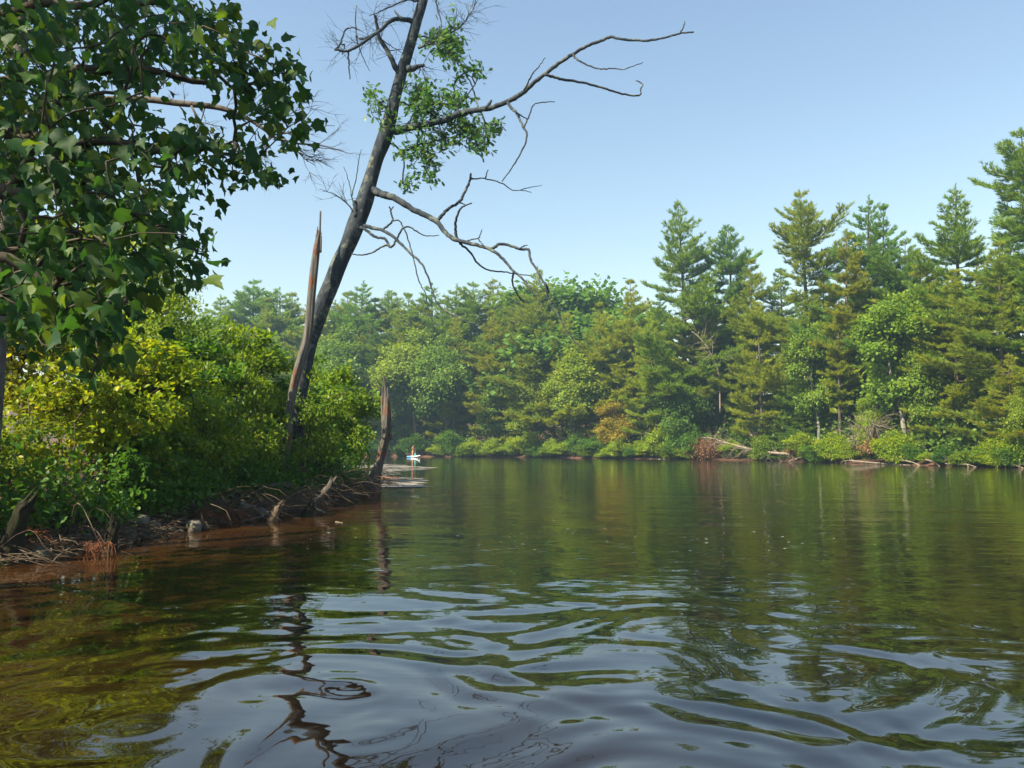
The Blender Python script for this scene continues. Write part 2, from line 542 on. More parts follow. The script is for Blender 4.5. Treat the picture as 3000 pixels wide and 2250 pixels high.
def water_mat():
    m, nt, out = nodes_of("tea_brown_lake_water")
    tc = nt.nodes.new("ShaderNodeTexCoord")
    def noise(sc, scale, det, rough=0.5):
        mp = nt.nodes.new("ShaderNodeMapping")
        mp.inputs["Scale"].default_value = sc
        mp.inputs["Rotation"].default_value = (0, 0, R(4))
        nt.links.new(tc.outputs["Object"], mp.inputs[0])
        n = N_(nt, "ShaderNodeTexNoise", Scale=scale, Detail=det, Roughness=rough)
        nt.links.new(mp.outputs[0], n.inputs["Vector"])
        return n.outputs[0]
    fine = noise((0.42, 1.0, 1.0), 5.2, 2.0)           # wind ripples about 0.2 m long, crests across the view
    mid = noise((0.30, 1.0, 1.0), 1.3, 1.0)
    patch = noise((0.35, 1.0, 1.0), 0.11, 2.0)         # calmer and rougher patches
    # ripples die out in the smooth wash beside the boat
    sx = nt.nodes.new("ShaderNodeSeparateXYZ")
    nt.links.new(tc.outputs["Object"], sx.inputs[0])
    mr = N_(nt, "ShaderNodeMapRange", interpolation_type='SMOOTHSTEP')
    mr.inputs["From Min"].default_value = 4.5
    mr.inputs["From Max"].default_value = 9.0
    mr.inputs["To Min"].default_value = 0.36
    mr.inputs["To Max"].default_value = 1.0
    nt.links.new(sx.outputs["Y"], mr.inputs["Value"])
    pr = N_(nt, "ShaderNodeMapRange")
    pr.inputs["From Min"].default_value = 0.35
    pr.inputs["From Max"].default_value = 0.65
    pr.inputs["To Min"].default_value = 0.55
    pr.inputs["To Max"].default_value = 1.15
    nt.links.new(patch, pr.inputs["Value"])
    am = N_(nt, "ShaderNodeMath", operation='MULTIPLY')
    nt.links.new(mr.outputs[0], am.inputs[0])
    nt.links.new(pr.outputs[0], am.inputs[1])
    s1 = N_(nt, "ShaderNodeMath", operation='MULTIPLY')
    nt.links.new(fine, s1.inputs[0])
    s1.inputs[1].default_value = 0.0095
    s2 = N_(nt, "ShaderNodeMath", operation='MULTIPLY_ADD')
    nt.links.new(mid, s2.inputs[0])
    s2.inputs[1].default_value = 0.016
    nt.links.new(s1.outputs[0], s2.inputs[2])
    hh = N_(nt, "ShaderNodeMath", operation='MULTIPLY')
    nt.links.new(s2.outputs[0], hh.inputs[0])
    nt.links.new(am.outputs[0], hh.inputs[1])
    b = N_(nt, "ShaderNodeBump", Strength=1.0, Distance=1.0)
    nt.links.new(hh.outputs[0], b.inputs["Height"])
    bed = noise((1, 1, 1), 0.5, 5.0, 0.6)
    sh_ = N_(nt, "ShaderNodeAttribute", attribute_name="shallow")
    col = ramp(nt, bed, [(0.38, (0.0014, 0.0013, 0.0008)), (0.72, (0.0100, 0.0056, 0.0015))])
    mxs = N_(nt, "ShaderNodeMix", data_type='RGBA')      # the amber lake bed shows through in the shallows
    nt.links.new(sh_.outputs["Fac"], mxs.inputs[0])
    nt.links.new(col, mxs.inputs[6])
    nt.links.new(ramp(nt, bed, [(0.3, (0.040, 0.017, 0.005)), (0.7, (0.095, 0.040, 0.011))]), mxs.inputs[7])
    col = mxs.outputs[2]
    p = nt.nodes.new("ShaderNodeBsdfPrincipled")
    p.inputs["Specular IOR Level"].default_value = 1.0
    p.inputs["Roughness"].default_value = 0.025
    p.inputs["IOR"].default_value = 1.5
    nt.links.new(col, p.inputs["Base Color"])
    nt.links.new(b.outputs[0], p.inputs["Normal"])
    nt.links.new(p.outputs[0], out.inputs[0])
    return m
M_WATER = water_mat()
wm = mesh_np("lake_water", V, [q], smooth=True, mats=(M_WATER,))
dsh = np.maximum(-seg_dist(V[:, 0], V[:, 1], NEAR), 0)
dfa = np.maximum(-seg_dist(V[:, 0], V[:, 1], FAR), 0)
at = wm.attributes.new("shallow", 'FLOAT', 'POINT')
at.data.foreach_set("value", (0.62 * np.exp(-(dsh / 2.4) ** 1.5) + 0.4 * np.exp(-(dfa / 5) ** 1.5)).astype(np.float32))
obj("lake_water", wm, kind="structure", label="tea brown lake water with small ripples and tree reflections")

# ------------------------------------------------------------------ tree builders
def make_pine(seed, H=20.0, base=0.22, spread=4.2, lean=0.0, dens=1.0, gap=0.95, flat=0.0, limb_sides=4, young=False, dead_low=True, ragged=0.35, size=0.60, tpl=TUFT, tiers=None):
    """white pine: whorls of limbs carrying flat plumes of needle tufts"""
    r = np.random.default_rng(seed)
    tb = Tubes()
    n = 14
    t = np.linspace(0, 1, n)
    ph = r.uniform(0, 6.28, 2)
    P = np.stack([lean * t ** 1.5 * H + 0.012 * H * np.sin(t * 5 + ph[0]) * t, 0.010 * H * np.sin(t * 4 + ph[1]) * t, t * H], -1)
    r0 = 0.0125 * H
    tb.add(P, r0 * (1 - t) ** 0.8 + 0.015, 8)
    def trunk_at(h):
        f = h / H * (n - 1)
        i = min(int(f), n - 2)
        return P[i] + (P[i + 1] - P[i]) * (f - i)
    pos, ydr, zdr, scl, var = [], [], [], [], []
    hb = base * H
    z = hb
    whorl = 0
    side_bias = r.uniform(0, 6.28)
    while z < H * 0.985:
        tt = (z - hb) / (H - hb)
        prof = ((1 - tt) ** 0.9) * (0.55 + 0.45 * min(1, tt / 0.22))
        if young:
            prof = (1 - tt) ** 0.95
        tierf = 1.0 if tiers is None else np.interp(tt, tiers[0], tiers[1])
        k = r.integers(4, 7) if not young else r.integers(6, 9)
        a0 = r.uniform(0, 6.28)
        for j in range(k):
            if r.uniform() < 0.10 + 0.12 * (1 - tt) and not young:
                continue
            az = a0 + 2 * math.pi * j / k + r.normal() * 0.22
            L = spread * prof * tierf * (1 + ragged * r.normal() * 0.8) * (1 + 0.22 * math.cos(az - side_bias))
            L = max(L, 0.25 + 0.02 * H * (1 - tt))
            el = -0.10 + 0.55 * tt ** 1.5 + r.normal() * 0.08 - (0.12 if young else 0)
            b = trunk_at(z + r.uniform(-.15, .15) * gap)
            ns = 7
            s = np.linspace(0, 1, ns)
            hd = np.array([math.cos(az), math.sin(az), 0])
            rise = np.sin(el) * s * L + 0.16 * L * s ** 2.2 * (0.4 if young else 1) - 0.05 * L * np.sin(s * 3.1)
            swing = r.normal() * 0.08 * L * s ** 2
            sd_ = np.array([-hd[1], hd[0], 0])
            C = b + hd * (math.cos(el) * L * s)[:, None] + np.array([0, 0, 1.0]) * rise[:, None] + sd_ * swing[:, None]
            lr = min(0.011 * L + 0.012, r0 * 0.5)
            if L > 0.5:
                tb.add(C, lr * (1 - 0.85 * s), limb_sides)
            start = 0.40 - 0.30 * min(1, tt / 0.5)
            nb = max(4, int(L * 5.2 * dens * (1 + 0.5 * tt)))
            for q_ in range(nb):
                u = start + (1 - start) * (q_ + r.uniform(0, .9)) / nb
                f = u * (ns - 1)
                i = min(int(f), ns - 2)
                c = C[i] + (C[i + 1] - C[i]) * (f - i)
                dirn = unit(C[i + 1] - C[i])
                sg = 1 if q_ % 2 else -1
                bl = L * (0.13 + 0.26 * (1 - u)) * r.uniform(0.6, 1.3) + 0.16
                bd = unit(dirn * 0.75 + sd_ * sg * r.uniform(0.5, 1.0) + np.array([0, 0, r.normal() * 0.10 + 0.08]))
                nt_ = max(2, int(bl * 5.0 * dens))
                for w in range(nt_):
                    e = (w + r.uniform(.2, 1)) / nt_
                    pp = c + bd * bl * e + r.normal(size=3) * 0.05 + np.array([0, 0, 0.06 * e])
                    pos.append(pp)
                    yy = bd * 0.8 + dirn * 0.5 + r.normal(size=3) * np.array([.28, .28, .16]) + np.array([0, 0, 0.22])
                    ydr.append(yy)
                    zdr.append(np.array([0, 0, 1.0]) + r.normal(size=3) * 0.25)
                    scl.append(size * r.uniform(0.7, 1.2) * (1 - 0.35 * tt))
                    var.append(np.clip(r.normal(0.45, 0.22), 0, 1))
            tip = C[-1]
            for w in range(3):
                pos.append(tip + r.normal(size=3) * 0.06)
                ydr.append(unit(C[-1] - C[-2]) + r.normal(size=3) * 0.3 + np.array([0, 0, .3]))
                zdr.append(np.array([0, 0, 1.0]) + r.normal(size=3) * 0.3)
                scl.append(size * r.uniform(.8, 1.2) * (1 - 0.35 * tt))
                var.append(np.clip(r.normal(0.6, 0.2), 0, 1))
        z += gap * (0.70 + 0.50 * (1 - tt)) * r.uniform(0.7, 1.3) * (0.6 if young else 1)
        whorl += 1
    for w in range(7):
        pos.append(P[-1] + np.array([0, 0, -0.07 * w]) + r.normal(size=3) * 0.04)
        ydr.append(np.array([r.normal() * .5, r.normal() * .5, 1.0]))
        zdr.append(r.normal(size=3))
        scl.append(size * 0.55)
        var.append(r.uniform(.3, .8))
    if dead_low:                                     # bare dead limbs below the green crown
        for i in range(int(14 + 10 * r.uniform())):
            zz = r.uniform(0.08 * H, hb * 1.5)
            az = r.uniform(0, 6.28)
            L = r.uniform(0.8, 0.75 * spread)
            b = trunk_at(zz)
            s = np.linspace(0, 1, 5)
            C = b + np.array([math.cos(az), math.sin(az), 0]) * (L * s)[:, None] + np.array([0, 0, 1]) * (0.12 * L * s - 0.22 * L * s * s)[:, None] + np.cumsum(r.normal(size=(5, 3)) * 0.04 * L, axis=0) * s[:, None]
            tb.add(C, 0.028 * (1 - 0.8 * s), 3)
    root = thing("white_pine", "pine", "pine tree")
    trunk = obj("trunk", tb.build("pine_trunk", M_PBARK), root)
    crown = obj("crown", leaves(tpl, np.array(pos), np.array(ydr), np.array(zdr), np.array(scl), np.array(var), "pine_crown", M_NEEDLE), root)
    root["H"] = float(P[-1][2] + size * 0.7)
    root["tx"] = float(P[-1][0])
    return root

def make_broadleaf(seed, H=10.0, W=5.0, trunk_h=0.25, stems=1, blobs=16, nattr=260, per=34, leaf=0.24, clump=0.42, tpl=LEAF_FAR, mat=None, bark=None, name="broadleaf_tree", cat="tree", r_tip=0.009, droop=0.0, sides=5, low=0.0, fork=0.35, upright=1.0):
    """trunk, boughs grown out to points in a lumpy crown, and leaves round every twig end"""
    r = np.random.default_rng(seed)
    mat = mat or M_FARLEAF
    bark = bark or M_PBARK
    c0 = H * (trunk_h + 1) / 2
    hz = H * (1 - trunk_h) / 2
    bc = []
    for i in range(blobs):
        v = unit(r.normal(size=3))
        k = r.uniform(0.35, 0.86)
        bc.append(np.array([v[0] * W / 2 * k, v[1] * W / 2 * k, c0 + v[2] * hz * k * upright - low * H * 0]))
    bc.append(np.array([r.normal() * .08 * W, r.normal() * .08 * W, H * 0.90]))
    bc = np.array(bc)
    br = r.uniform(0.13, 0.24, len(bc)) * W
    br[-1] = 0.12 * W
    pick = r.choice(len(bc), nattr, p=br ** 2 / np.sum(br ** 2))
    v = unit(r.normal(size=(nattr, 3)))
    v[:, 2] = np.where(v[:, 2] < -0.3, -v[:, 2] * 0.6, v[:, 2])
    attr = bc[pick] + v * (br[pick] * r.uniform(0.35, 1.0, nattr) ** 0.6)[:, None]
    attr[:, 2] = np.maximum(attr[:, 2], 0.12 * H * r.uniform(0.6, 1.4, nattr) if stems == 1 else 0.10 + 0.2 * r.uniform(size=nattr))
    st, par = [], []
    tb = Tubes()
    for s in range(stems):
        b = np.array([r.normal() * 0.05 * W, r.normal() * 0.05 * W, -0.15]) if stems > 1 else np.array([0, 0, -0.2])
        a = r.uniform(0, 6.28)
        sp = W * (0.20 if stems > 1 else 0.05)
        top = np.array([math.cos(a) * sp * r.uniform(.5, 1.4), math.sin(a) * sp * r.uniform(.5, 1.4), H * (0.74 if stems == 1 else r.uniform(.45, .75))])
        m1 = b + (top - b) * 0.35 + r.normal(size=3) * 0.03 * H * np.array([1, 1, 0])
        C = cr([b, m1, b + (top - b) * 0.7 + r.normal(size=3) * 0.03 * H * np.array([1, 1, 0]), top], 9)
        o = len(st)
        st += list(C)
        par += [-1] + list(range(o, o + 8))
        rb = (0.016 * H if stems == 1 else 0.009 * H + 0.008)
        tb.add(C, rb * np.linspace(1, 0.25, 9), 8 if stems == 1 else 6)
    N, pr, cnt, paths = grow(np.array(st), np.array(par), attr, r, c=0.30, sag=0.06)
    rb = (0.016 * H if stems == 1 else 0.009 * H + 0.008)
    for ids in paths:
        rad = np.minimum(r_tip * np.maximum(cnt[ids], 1) ** 0.5, rb * 0.7)
        rad[0] = min(rad[0], rad[1] * 1.25)
        tb.add(N[ids], rad, sides if rad[0] > 0.03 else 3)
    n = nattr * per
    who = np.repeat(np.arange(nattr), per)
    pos = attr[who] + r.normal(size=(n, 3)) * clump * np.array([1, 1, 0.62])
    out = pos - np.array([0, 0, c0])
    yd = unit(out * np.array([1, 1, .6])) * 0.5 + r.normal(size=(n, 3)) * 0.55 + np.array([0, 0, -0.15 - droop])
    zd = np.array([0, 0, 0.9]) + unit(out) * 0.5 + r.normal(size=(n, 3)) * 0.55
    sc = leaf * r.uniform(0.65, 1.2, n)
    vv = np.clip(r.normal(0.42, 0.17, nattr)[who] + r.normal(0, 0.16, n), 0, 1)
    root = thing(name, "tree", cat)
    obj("trunk" if stems == 1 else "stem", tb.build(name + "_wood", bark), root)
    obj("crown", leaves(tpl, pos, yd, zd, sc, vv, name + "_crown", mat), root)
    root["H"] = float(np.percentile(pos[:, 2], 99.8))
    root["tx"] = 0.0
    return root

ORD = ["", "first", "second", "third", "fourth", "fifth", "sixth", "seventh", "eighth", "ninth", "tenth", "eleventh", "twelfth", "thirteenth", "fourteenth", "fifteenth", "sixteenth",
       "seventeenth", "eighteenth", "nineteenth", "twentieth", "twenty-first", "twenty-second", "twenty-third", "twenty-fourth", "twenty-fifth", "twenty-sixth", "twenty-seventh", "twenty-eighth", "twenty-ninth", "thirtieth"]

FARP = np.array(FAR[1:13])
def shore_Y(px):
    """distance at which the line of sight through column px first meets the far shore"""
    k = (px - 1500.0) / F
    best = None
    for (x0, y0), (x1, y1) in zip(FARP[:-1], FARP[1:]):
        a0, a1 = x0 - k * y0, x1 - k * y1
        if a0 * a1 <= 0 and a0 != a1:
            t = a0 / (a0 - a1)
            Y = y0 + t * (y1 - y0)
            best = Y if best is None else min(best, Y)
    return best if best else 110.0

def place(proto, px, inset, top, wide=1.0, tint=(1, 1, 1), rz=None, label="", cat=None, group=None, name=None, hfun=far_h, Y=None, seed=0, lean=None):
    """a copy of a prototype whose top reaches the photo row `top`, standing on its bank"""
    o = copy_tree(proto, name)
    Y = (shore_Y(px) + inset) if Y is None else Y
    T = A(px, top, Y)
    x = T[0]
    z0 = float(hfun(np.array([x]), np.array([Y]))[0]) - 0.05
    s = (T[2] - z0) / proto["H"]
    rr = random.Random(int(px * 7 + top * 3 + seed))
    a = rr.uniform(0, 6.28) if rz is None else rz
    o.location = (x - math.cos(a) * proto["tx"] * s, Y - math.sin(a) * proto["tx"] * s, z0)
    o.rotation_euler = (0, 0, a) if lean is None else (lean[1], lean[0], a)
    o.scale = (s * wide, s * wide, s)
    o["label"] = label
    if cat:
        o["category"] = cat
    if group:
        o["group"] = group
    for k in ("H", "tx"):
        if k in o:
            del o[k]
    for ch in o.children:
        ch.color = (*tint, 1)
    return o
# ------------------------------------------------------------------ far shore trees
PA = make_pine(101, H=24, base=0.18, spread=6.5, gap=0.98, dens=1.2)
PB = make_pine(102, H=24, base=0.26, spread=6.0, gap=1.05, dens=1.35, ragged=0.5, tiers=([0, .25, .45, .6, .8, 1], [.9, 1.1, .6, 1.15, 1.3, 1.0]))
PC = make_pine(103, H=22, base=0.10, spread=5.7, gap=1.0, dens=1.25, ragged=0.4)
PD = make_pine(104, H=22, base=0.30, spread=4.0, gap=1.1, dens=1.6, ragged=0.4)
PE = make_pine(105, H=18, base=0.16, spread=4.8, gap=1.15, dens=1.2, ragged=0.5, lean=-0.05)
PF = make_pine(106, H=10, base=0.05, spread=2.3, gap=0.75, dens=1.25, young=True, ragged=0.22, size=0.42, dead_low=False)
PG = make_pine(107, H=11, base=0.03, spread=2.8, gap=0.85, dens=1.2, young=True, ragged=0.3, size=0.44, dead_low=False)
BA = make_broadleaf(201, H=11, W=6.4, trunk_h=0.14, blobs=20, nattr=330, per=50, leaf=0.27)
BB = make_broadleaf(202, H=12, W=5.4, trunk_h=0.20, blobs=18, nattr=300, per=48, leaf=0.27, bark=M_PALEBARK)
BC = make_broadleaf(203, H=9, W=6.8, trunk_h=0.08, blobs=22, nattr=340, per=50, leaf=0.27)
SA = make_broadleaf(301, H=3.2, W=4.4, trunk_h=0.04, stems=6, blobs=16, nattr=190, per=46, leaf=0.20, clump=0.26, mat=M_SHRUB, bark=M_TWIG, name="waterside_shrub", cat="shrub", r_tip=0.005)
SB = make_broadleaf(302, H=3.6, W=3.8, trunk_h=0.04, stems=7, blobs=14, nattr=190, per=46, leaf=0.20, clump=0.26, mat=M_SHRUB, bark=M_TWIG, name="waterside_shrub", cat="shrub", r_tip=0.005)
PROTOS = [PA, PB, PC, PD, PE, PF, PG, BA, BB, BC, SA, SB]

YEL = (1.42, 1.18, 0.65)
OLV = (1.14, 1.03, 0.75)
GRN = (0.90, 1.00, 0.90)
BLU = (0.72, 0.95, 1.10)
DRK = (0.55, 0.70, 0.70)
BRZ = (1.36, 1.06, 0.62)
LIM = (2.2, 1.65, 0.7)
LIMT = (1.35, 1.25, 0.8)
RT = "tall pines on the near end of the far shore"
FT = "pines of the distant treeline"
BT = "broad-leaved trees on the far shore"
YT = "young conifers under the far pines"
SH = "shrubs along the far waterline"
def W(proto, px, inset, top, wide, tint, label, group, name=None, cat=None, **k):
    if name is None:
        name = {"pine tree": "white_pine", "tree": "broadleaf_tree", "shrub": "waterside_shrub"}[proto["category"]]
    return place(proto, px, inset, top, wide, tint, label=label, group=group, name=name, cat=cat, **k)

# the tall pines at the right, one by one
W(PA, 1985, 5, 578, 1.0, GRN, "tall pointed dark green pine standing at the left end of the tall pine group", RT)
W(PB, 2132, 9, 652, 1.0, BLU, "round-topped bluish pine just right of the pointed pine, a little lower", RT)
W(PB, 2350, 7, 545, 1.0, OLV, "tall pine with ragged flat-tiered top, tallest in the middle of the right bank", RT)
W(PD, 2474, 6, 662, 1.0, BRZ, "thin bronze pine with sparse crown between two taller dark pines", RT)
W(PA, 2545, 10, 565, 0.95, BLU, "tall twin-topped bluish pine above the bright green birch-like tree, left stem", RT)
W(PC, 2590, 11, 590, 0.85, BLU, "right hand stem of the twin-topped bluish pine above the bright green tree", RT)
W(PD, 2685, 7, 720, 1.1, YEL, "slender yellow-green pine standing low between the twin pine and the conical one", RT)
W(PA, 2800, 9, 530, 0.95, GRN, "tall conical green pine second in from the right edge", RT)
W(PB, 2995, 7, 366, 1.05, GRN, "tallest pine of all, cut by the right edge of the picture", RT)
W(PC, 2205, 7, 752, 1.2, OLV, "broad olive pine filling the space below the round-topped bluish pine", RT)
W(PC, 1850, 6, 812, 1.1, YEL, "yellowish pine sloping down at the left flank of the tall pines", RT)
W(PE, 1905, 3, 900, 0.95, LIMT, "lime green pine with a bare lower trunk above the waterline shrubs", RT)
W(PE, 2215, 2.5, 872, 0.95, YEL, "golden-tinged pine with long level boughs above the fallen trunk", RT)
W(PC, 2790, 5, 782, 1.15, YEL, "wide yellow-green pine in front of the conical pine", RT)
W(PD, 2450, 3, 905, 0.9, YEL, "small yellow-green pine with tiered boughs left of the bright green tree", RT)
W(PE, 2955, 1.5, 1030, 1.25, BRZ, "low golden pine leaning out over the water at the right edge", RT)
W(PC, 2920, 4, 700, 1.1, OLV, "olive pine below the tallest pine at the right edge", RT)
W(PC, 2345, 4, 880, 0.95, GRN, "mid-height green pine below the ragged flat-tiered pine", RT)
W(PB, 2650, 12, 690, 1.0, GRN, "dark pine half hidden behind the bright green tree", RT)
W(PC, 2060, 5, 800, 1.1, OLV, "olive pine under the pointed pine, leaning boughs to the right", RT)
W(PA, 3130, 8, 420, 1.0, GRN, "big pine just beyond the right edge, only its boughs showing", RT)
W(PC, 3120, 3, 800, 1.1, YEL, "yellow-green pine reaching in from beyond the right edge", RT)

# distant treeline, left to right
row = [(560, 905, PC, OLV), (645, 858, PA, GRN), (704, 862, PC, GRN), (750, 812, PB, BLU), (790, 868, PC, OLV), (822, 836, PA, GRN), (862, 852, PC, OLV), (905, 870, PD, OLV), (950, 858, PC, GRN), (985, 872, PA, OLV), (1022, 850, PC, OLV), (1064, 817, PA, BLU),
       (1105, 868, PC, OLV), (1145, 846, PB, GRN), (1194, 852, PC, GRN), (1235, 866, PA, OLV), (1271, 820, PD, BLU), (1305, 872, PC, BRZ), (1337, 826, PA, GRN), (1389, 821, PB, GRN), (1443, 810, PA, OLV), (1490, 850, PC, GRN), (1530, 868, PC, BRZ)]
for i, (px, top, pr, tn) in enumerate(row):
    W(pr, px, 9 + (i * 37 % 7), top, 1.3 if pr is not PD else 1.5, tn, f"{ORD[i + 1]} pine top from the left along the distant treeline", FT)
W(PA, 1574, 4, 774, 1.0, OLV, "tallest pine of the distant shore, behind the drooping dead branch tips", FT)
W(PC, 1440, 4, 905, 1.1, BRZ, "brownish bronze pine left of the tallest distant pine", FT)
W(PC, 1335, 5, 925, 1.05, BRZ, "dull bronze pine behind the pale round trees of the distant shore", FT)
W(PE, 1660, 4, 905, 1.0, YEL, "pale yellow pine right of the tallest distant pine", FT)
W(PC, 1760, 4, 880, 1.1, YEL, "golden green pine between the tallest distant pine and the pointed pine", FT)
W(PA, 1510, 6, 880, 1.0, OLV, "olive pine close on the left of the tallest distant pine", FT)
W(PC, 1090, 5, 930, 1.1, DRK, "dark pine behind the leaning trunk on the distant shore", FT)
W(PC, 1170, 5, 900, 1.1, OLV, "olive pine above the pale round tree of the distant shore", FT)

# broad-leaved trees of the far shore
W(BC, 1655, 16, 838, 1.5, BLU, "rounded blue-green hardwood crown on the skyline right of the tallest distant pine", BT)
W(BC, 1770, 17, 842, 1.3, BLU, "second rounded blue-green hardwood crown on the skyline, nearer the tall pines", BT)
W(BA, 1010, 2.5, 962, 1.0, GRN, "pale green hardwood just right of the leaning trunk on the distant shore", BT)
W(BA, 1212, 2.5, 972, 1.0, LIMT, "pale yellow-green round tree above the paddler", BT)
W(BA, 1310, 2.5, 985, 0.95, GRN, "dense green round tree right of the pale one above the paddler", BT)
W(BB, 1130, 2.0, 1060, 1.0, GRN, "green hardwood behind the broken grey stump", BT)
W(BB, 1450, 2.0, 1140, 1.15, GRN, "small green tree leaning over shrubs left of the shore gap", BT)
W(BB, 1545, 2.0, 1110, 1.15, LIMT, "small lime tree in the middle of the distant shore", BT)
W(BA, 1690, 2.5, 1010, 1.0, LIMT, "yellow-green hardwood in front of the pale yellow pine", BT)
W(BC, 1800, 1.5, 1180, 1.0, (1.8, 1.0, .6), "low rusty orange bush-like tree beside the bare pine trunk", BT)
W(BB, 2632, 2.5, 862, 1.0, (0.98, 1.08, 0.65), "bright green slender tree with two pale thin stems on the right bank", BT)
W(BB, 2385, 3, 950, 0.8, (0.98, 1.05, 0.65), "narrow bright green tree right of the golden-tinged pine", BT)
W(BB, 2700, 3.5, 1000, 0.8, (0.95, 1.0, 0.65), "short green tree tucked behind the two pale stems", BT)
W(BC, 2540, 1.5, 1165, 0.55, (1.6, 1.5, .7), "small vivid yellow-green tree arching over the grey brush heap", BT)
W(BC, 2000, 2.2, 1085, 1.0, DRK, "dark spreading tree behind the shrubs left of the fallen trunk", BT)
W(BA, 2995, 1.0, 1140, 0.8, LIMT, "yellow-green small tree at the water by the right edge", BT)

# young conifers in the shade
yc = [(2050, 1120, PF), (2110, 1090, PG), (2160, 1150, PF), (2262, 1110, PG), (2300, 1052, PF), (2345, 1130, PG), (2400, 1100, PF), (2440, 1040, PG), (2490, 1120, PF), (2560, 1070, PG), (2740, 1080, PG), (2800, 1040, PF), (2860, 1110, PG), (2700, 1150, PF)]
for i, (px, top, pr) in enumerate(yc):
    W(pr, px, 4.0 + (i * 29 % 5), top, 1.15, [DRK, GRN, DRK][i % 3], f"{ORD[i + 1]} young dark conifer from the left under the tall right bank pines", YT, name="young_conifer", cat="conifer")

# shrubs of the far waterline, left to right
sh = [(1170, 1300, SB, DRK, "dark low shrub left of the paddler at the distant waterline"), (1212, 1270, SA, DRK, "dark shrub directly behind the paddler under the pale round tree"), (1322, 1262, SB, GRN, "rounded green shrub, first one standing out right of the paddler"),
      (1388, 1282, SA, LIM, "lime shrub at the left end of the bright distant shrub row"), (1440, 1284, SA, LIM, "second lime shrub from the left in the bright distant row"), (1500, 1282, SB, LIM, "third lime shrub from the left in the bright distant row"),
      (1547, 1264, SB, LIM, "tallest lime shrub in the middle of the bright distant row"), (1612, 1286, SA, LIM, "broad lime shrub right of the tallest one in the distant row"), (1690, 1270, SB, GRN, "dull green shrub between two lime shrubs of the distant row"), (1745, 1280, SA, GRN, "dark green shrub left of the rusty bush"),
      (1815, 1284, SA, LIM, "lime shrub below the rusty orange bush"), (1880, 1290, SB, LIM, "small lime shrub at the foot of the bare pine trunk"), (1932, 1250, SB, LIM, "upright pale lime shrub right of the bare pine trunk"), (1985, 1262, SA, GRN, "green shrub left of the brown dead branches"), (2030, 1252, SB, GRN, "dark green shrub against the brown dead branches"),
      (2145, 1288, SA, LIM, "low lime shrub behind the branches of the fallen trunk"), (2235, 1276, SB, YEL, "yellowish shrub above the middle of the fallen trunk"), (2352, 1268, SB, LIM, "lime shrub at the root end of the fallen trunk"), (2440, 1266, SA, LIM, "broad bright lime shrub right of the fallen trunk"), (2478, 1290, SA, LIM, "low lime shrub between the broad bright one and the brush heap"),
      (2615, 1262, SA, LIM, "bright lime shrub hiding the feet of the two pale stems"), (2668, 1300, SB, GRN, "green shrub right of the two pale stems"), (2760, 1310, SA, DRK, "low dark shrub in the shaded gap of the right bank"), (2880, 1300, SA, YEL, "yellow shrub under the leaning golden pine"), (2940, 1280, SB, LIM, "lime shrub below the leaning golden pine, nearer the right edge"), (2995, 1250, SB, LIM, "lime shrub cut by the right edge at the water"), (1100, 1290, SA, DRK, "dark shrub behind the broken grey stump")]
gaps = [(1280, 1305), (1360, 1300), (1470, 1302), (1580, 1300), (1650, 1296), (1720, 1304), (1780, 1308), (1850, 1306), (1905, 1300), (1960, 1302), (2010, 1300), (2395, 1304), (2715, 1326), (2820, 1322), (2910, 1322), (2970, 1312)]
for i, (px, top) in enumerate(gaps):
    sh.append((px, top, [SA, SB][i % 2], [LIM, YEL, LIM, GRN][i % 4], f"{ORD[i + 1]} low shrub from the left, filling gaps along the far waterline"))
for i, (px, top, pr, tn, lb) in enumerate(sh):
    W(pr, px, 0.2 + 0.5 * (i % 2), top, 1.0 if i < 27 else 1.7, tn, lb, SH)

# filler trees deeper in the wood, seen through the gaps
fill = [(1620, 960), (1720, 1000), (1830, 940), (1930, 860), (2090, 840), (2170, 800), (2280, 780), (2410, 800), (2520, 780), (2620, 850), (2740, 800), (2860, 740), (2960, 640), (1250, 890), (1365, 880), (1480, 890), (1165, 885), (1085, 890), (1000, 895), (920, 895), (845, 890), (770, 895), (680, 890), (600, 900)]
for i, (px, top) in enumerate(sorted(fill)):
    W([PA, PC][i % 2], px, 16 + (i * 13 % 9), top, 1.25, [GRN, OLV, DRK][i % 3], f"{ORD[i + 1]} shaded pine from the left in the row behind the front trees", "shaded pines deeper in the far wood")

for p in PROTOS:
    drop_tree(p)

# undergrowth: one leafy mass nobody could count, under and behind the far trees
def undergrowth():
    r = np.random.default_rng(77)
    n = 2600
    px = r.uniform(500, 3350, n)
    k = np.array([shore_Y(p) for p in px])
    Y = k + 1.2 + r.gamma(1.6, 4.0, n)
    X = (px - 1500) / F * Y
    z0 = far_h(X, Y)
    hh = r.gamma(2.0, 0.75, n)
    C = np.stack([X, Y, z0 + hh], -1)
    per = 15
    who = np.repeat(np.arange(n), per)
    pos = C[who] + r.normal(size=(n * per, 3)) * np.array([.55, .55, .38])
    pos[:, 2] = np.maximum(pos[:, 2], z0[who] + 0.03)
    return leaves(LEAF_FAR, pos, r.normal(size=(n * per, 3)) + np.array([0, 0, -.2]), r.normal(size=(n * per, 3)) * .6 + np.array([0, 0, 1]), 0.3 * r.uniform(.6, 1.3, n * per),
                  np.clip(r.normal(0.3, .2, n)[who], 0, 1), "undergrowth", M_FARLEAF)
o = obj("undergrowth", undergrowth(), kind="stuff", label="dark leafy undergrowth in the shade beneath the far shore trees", category="undergrowth")
o.color = (0.8, 0.9, 0.9, 1)
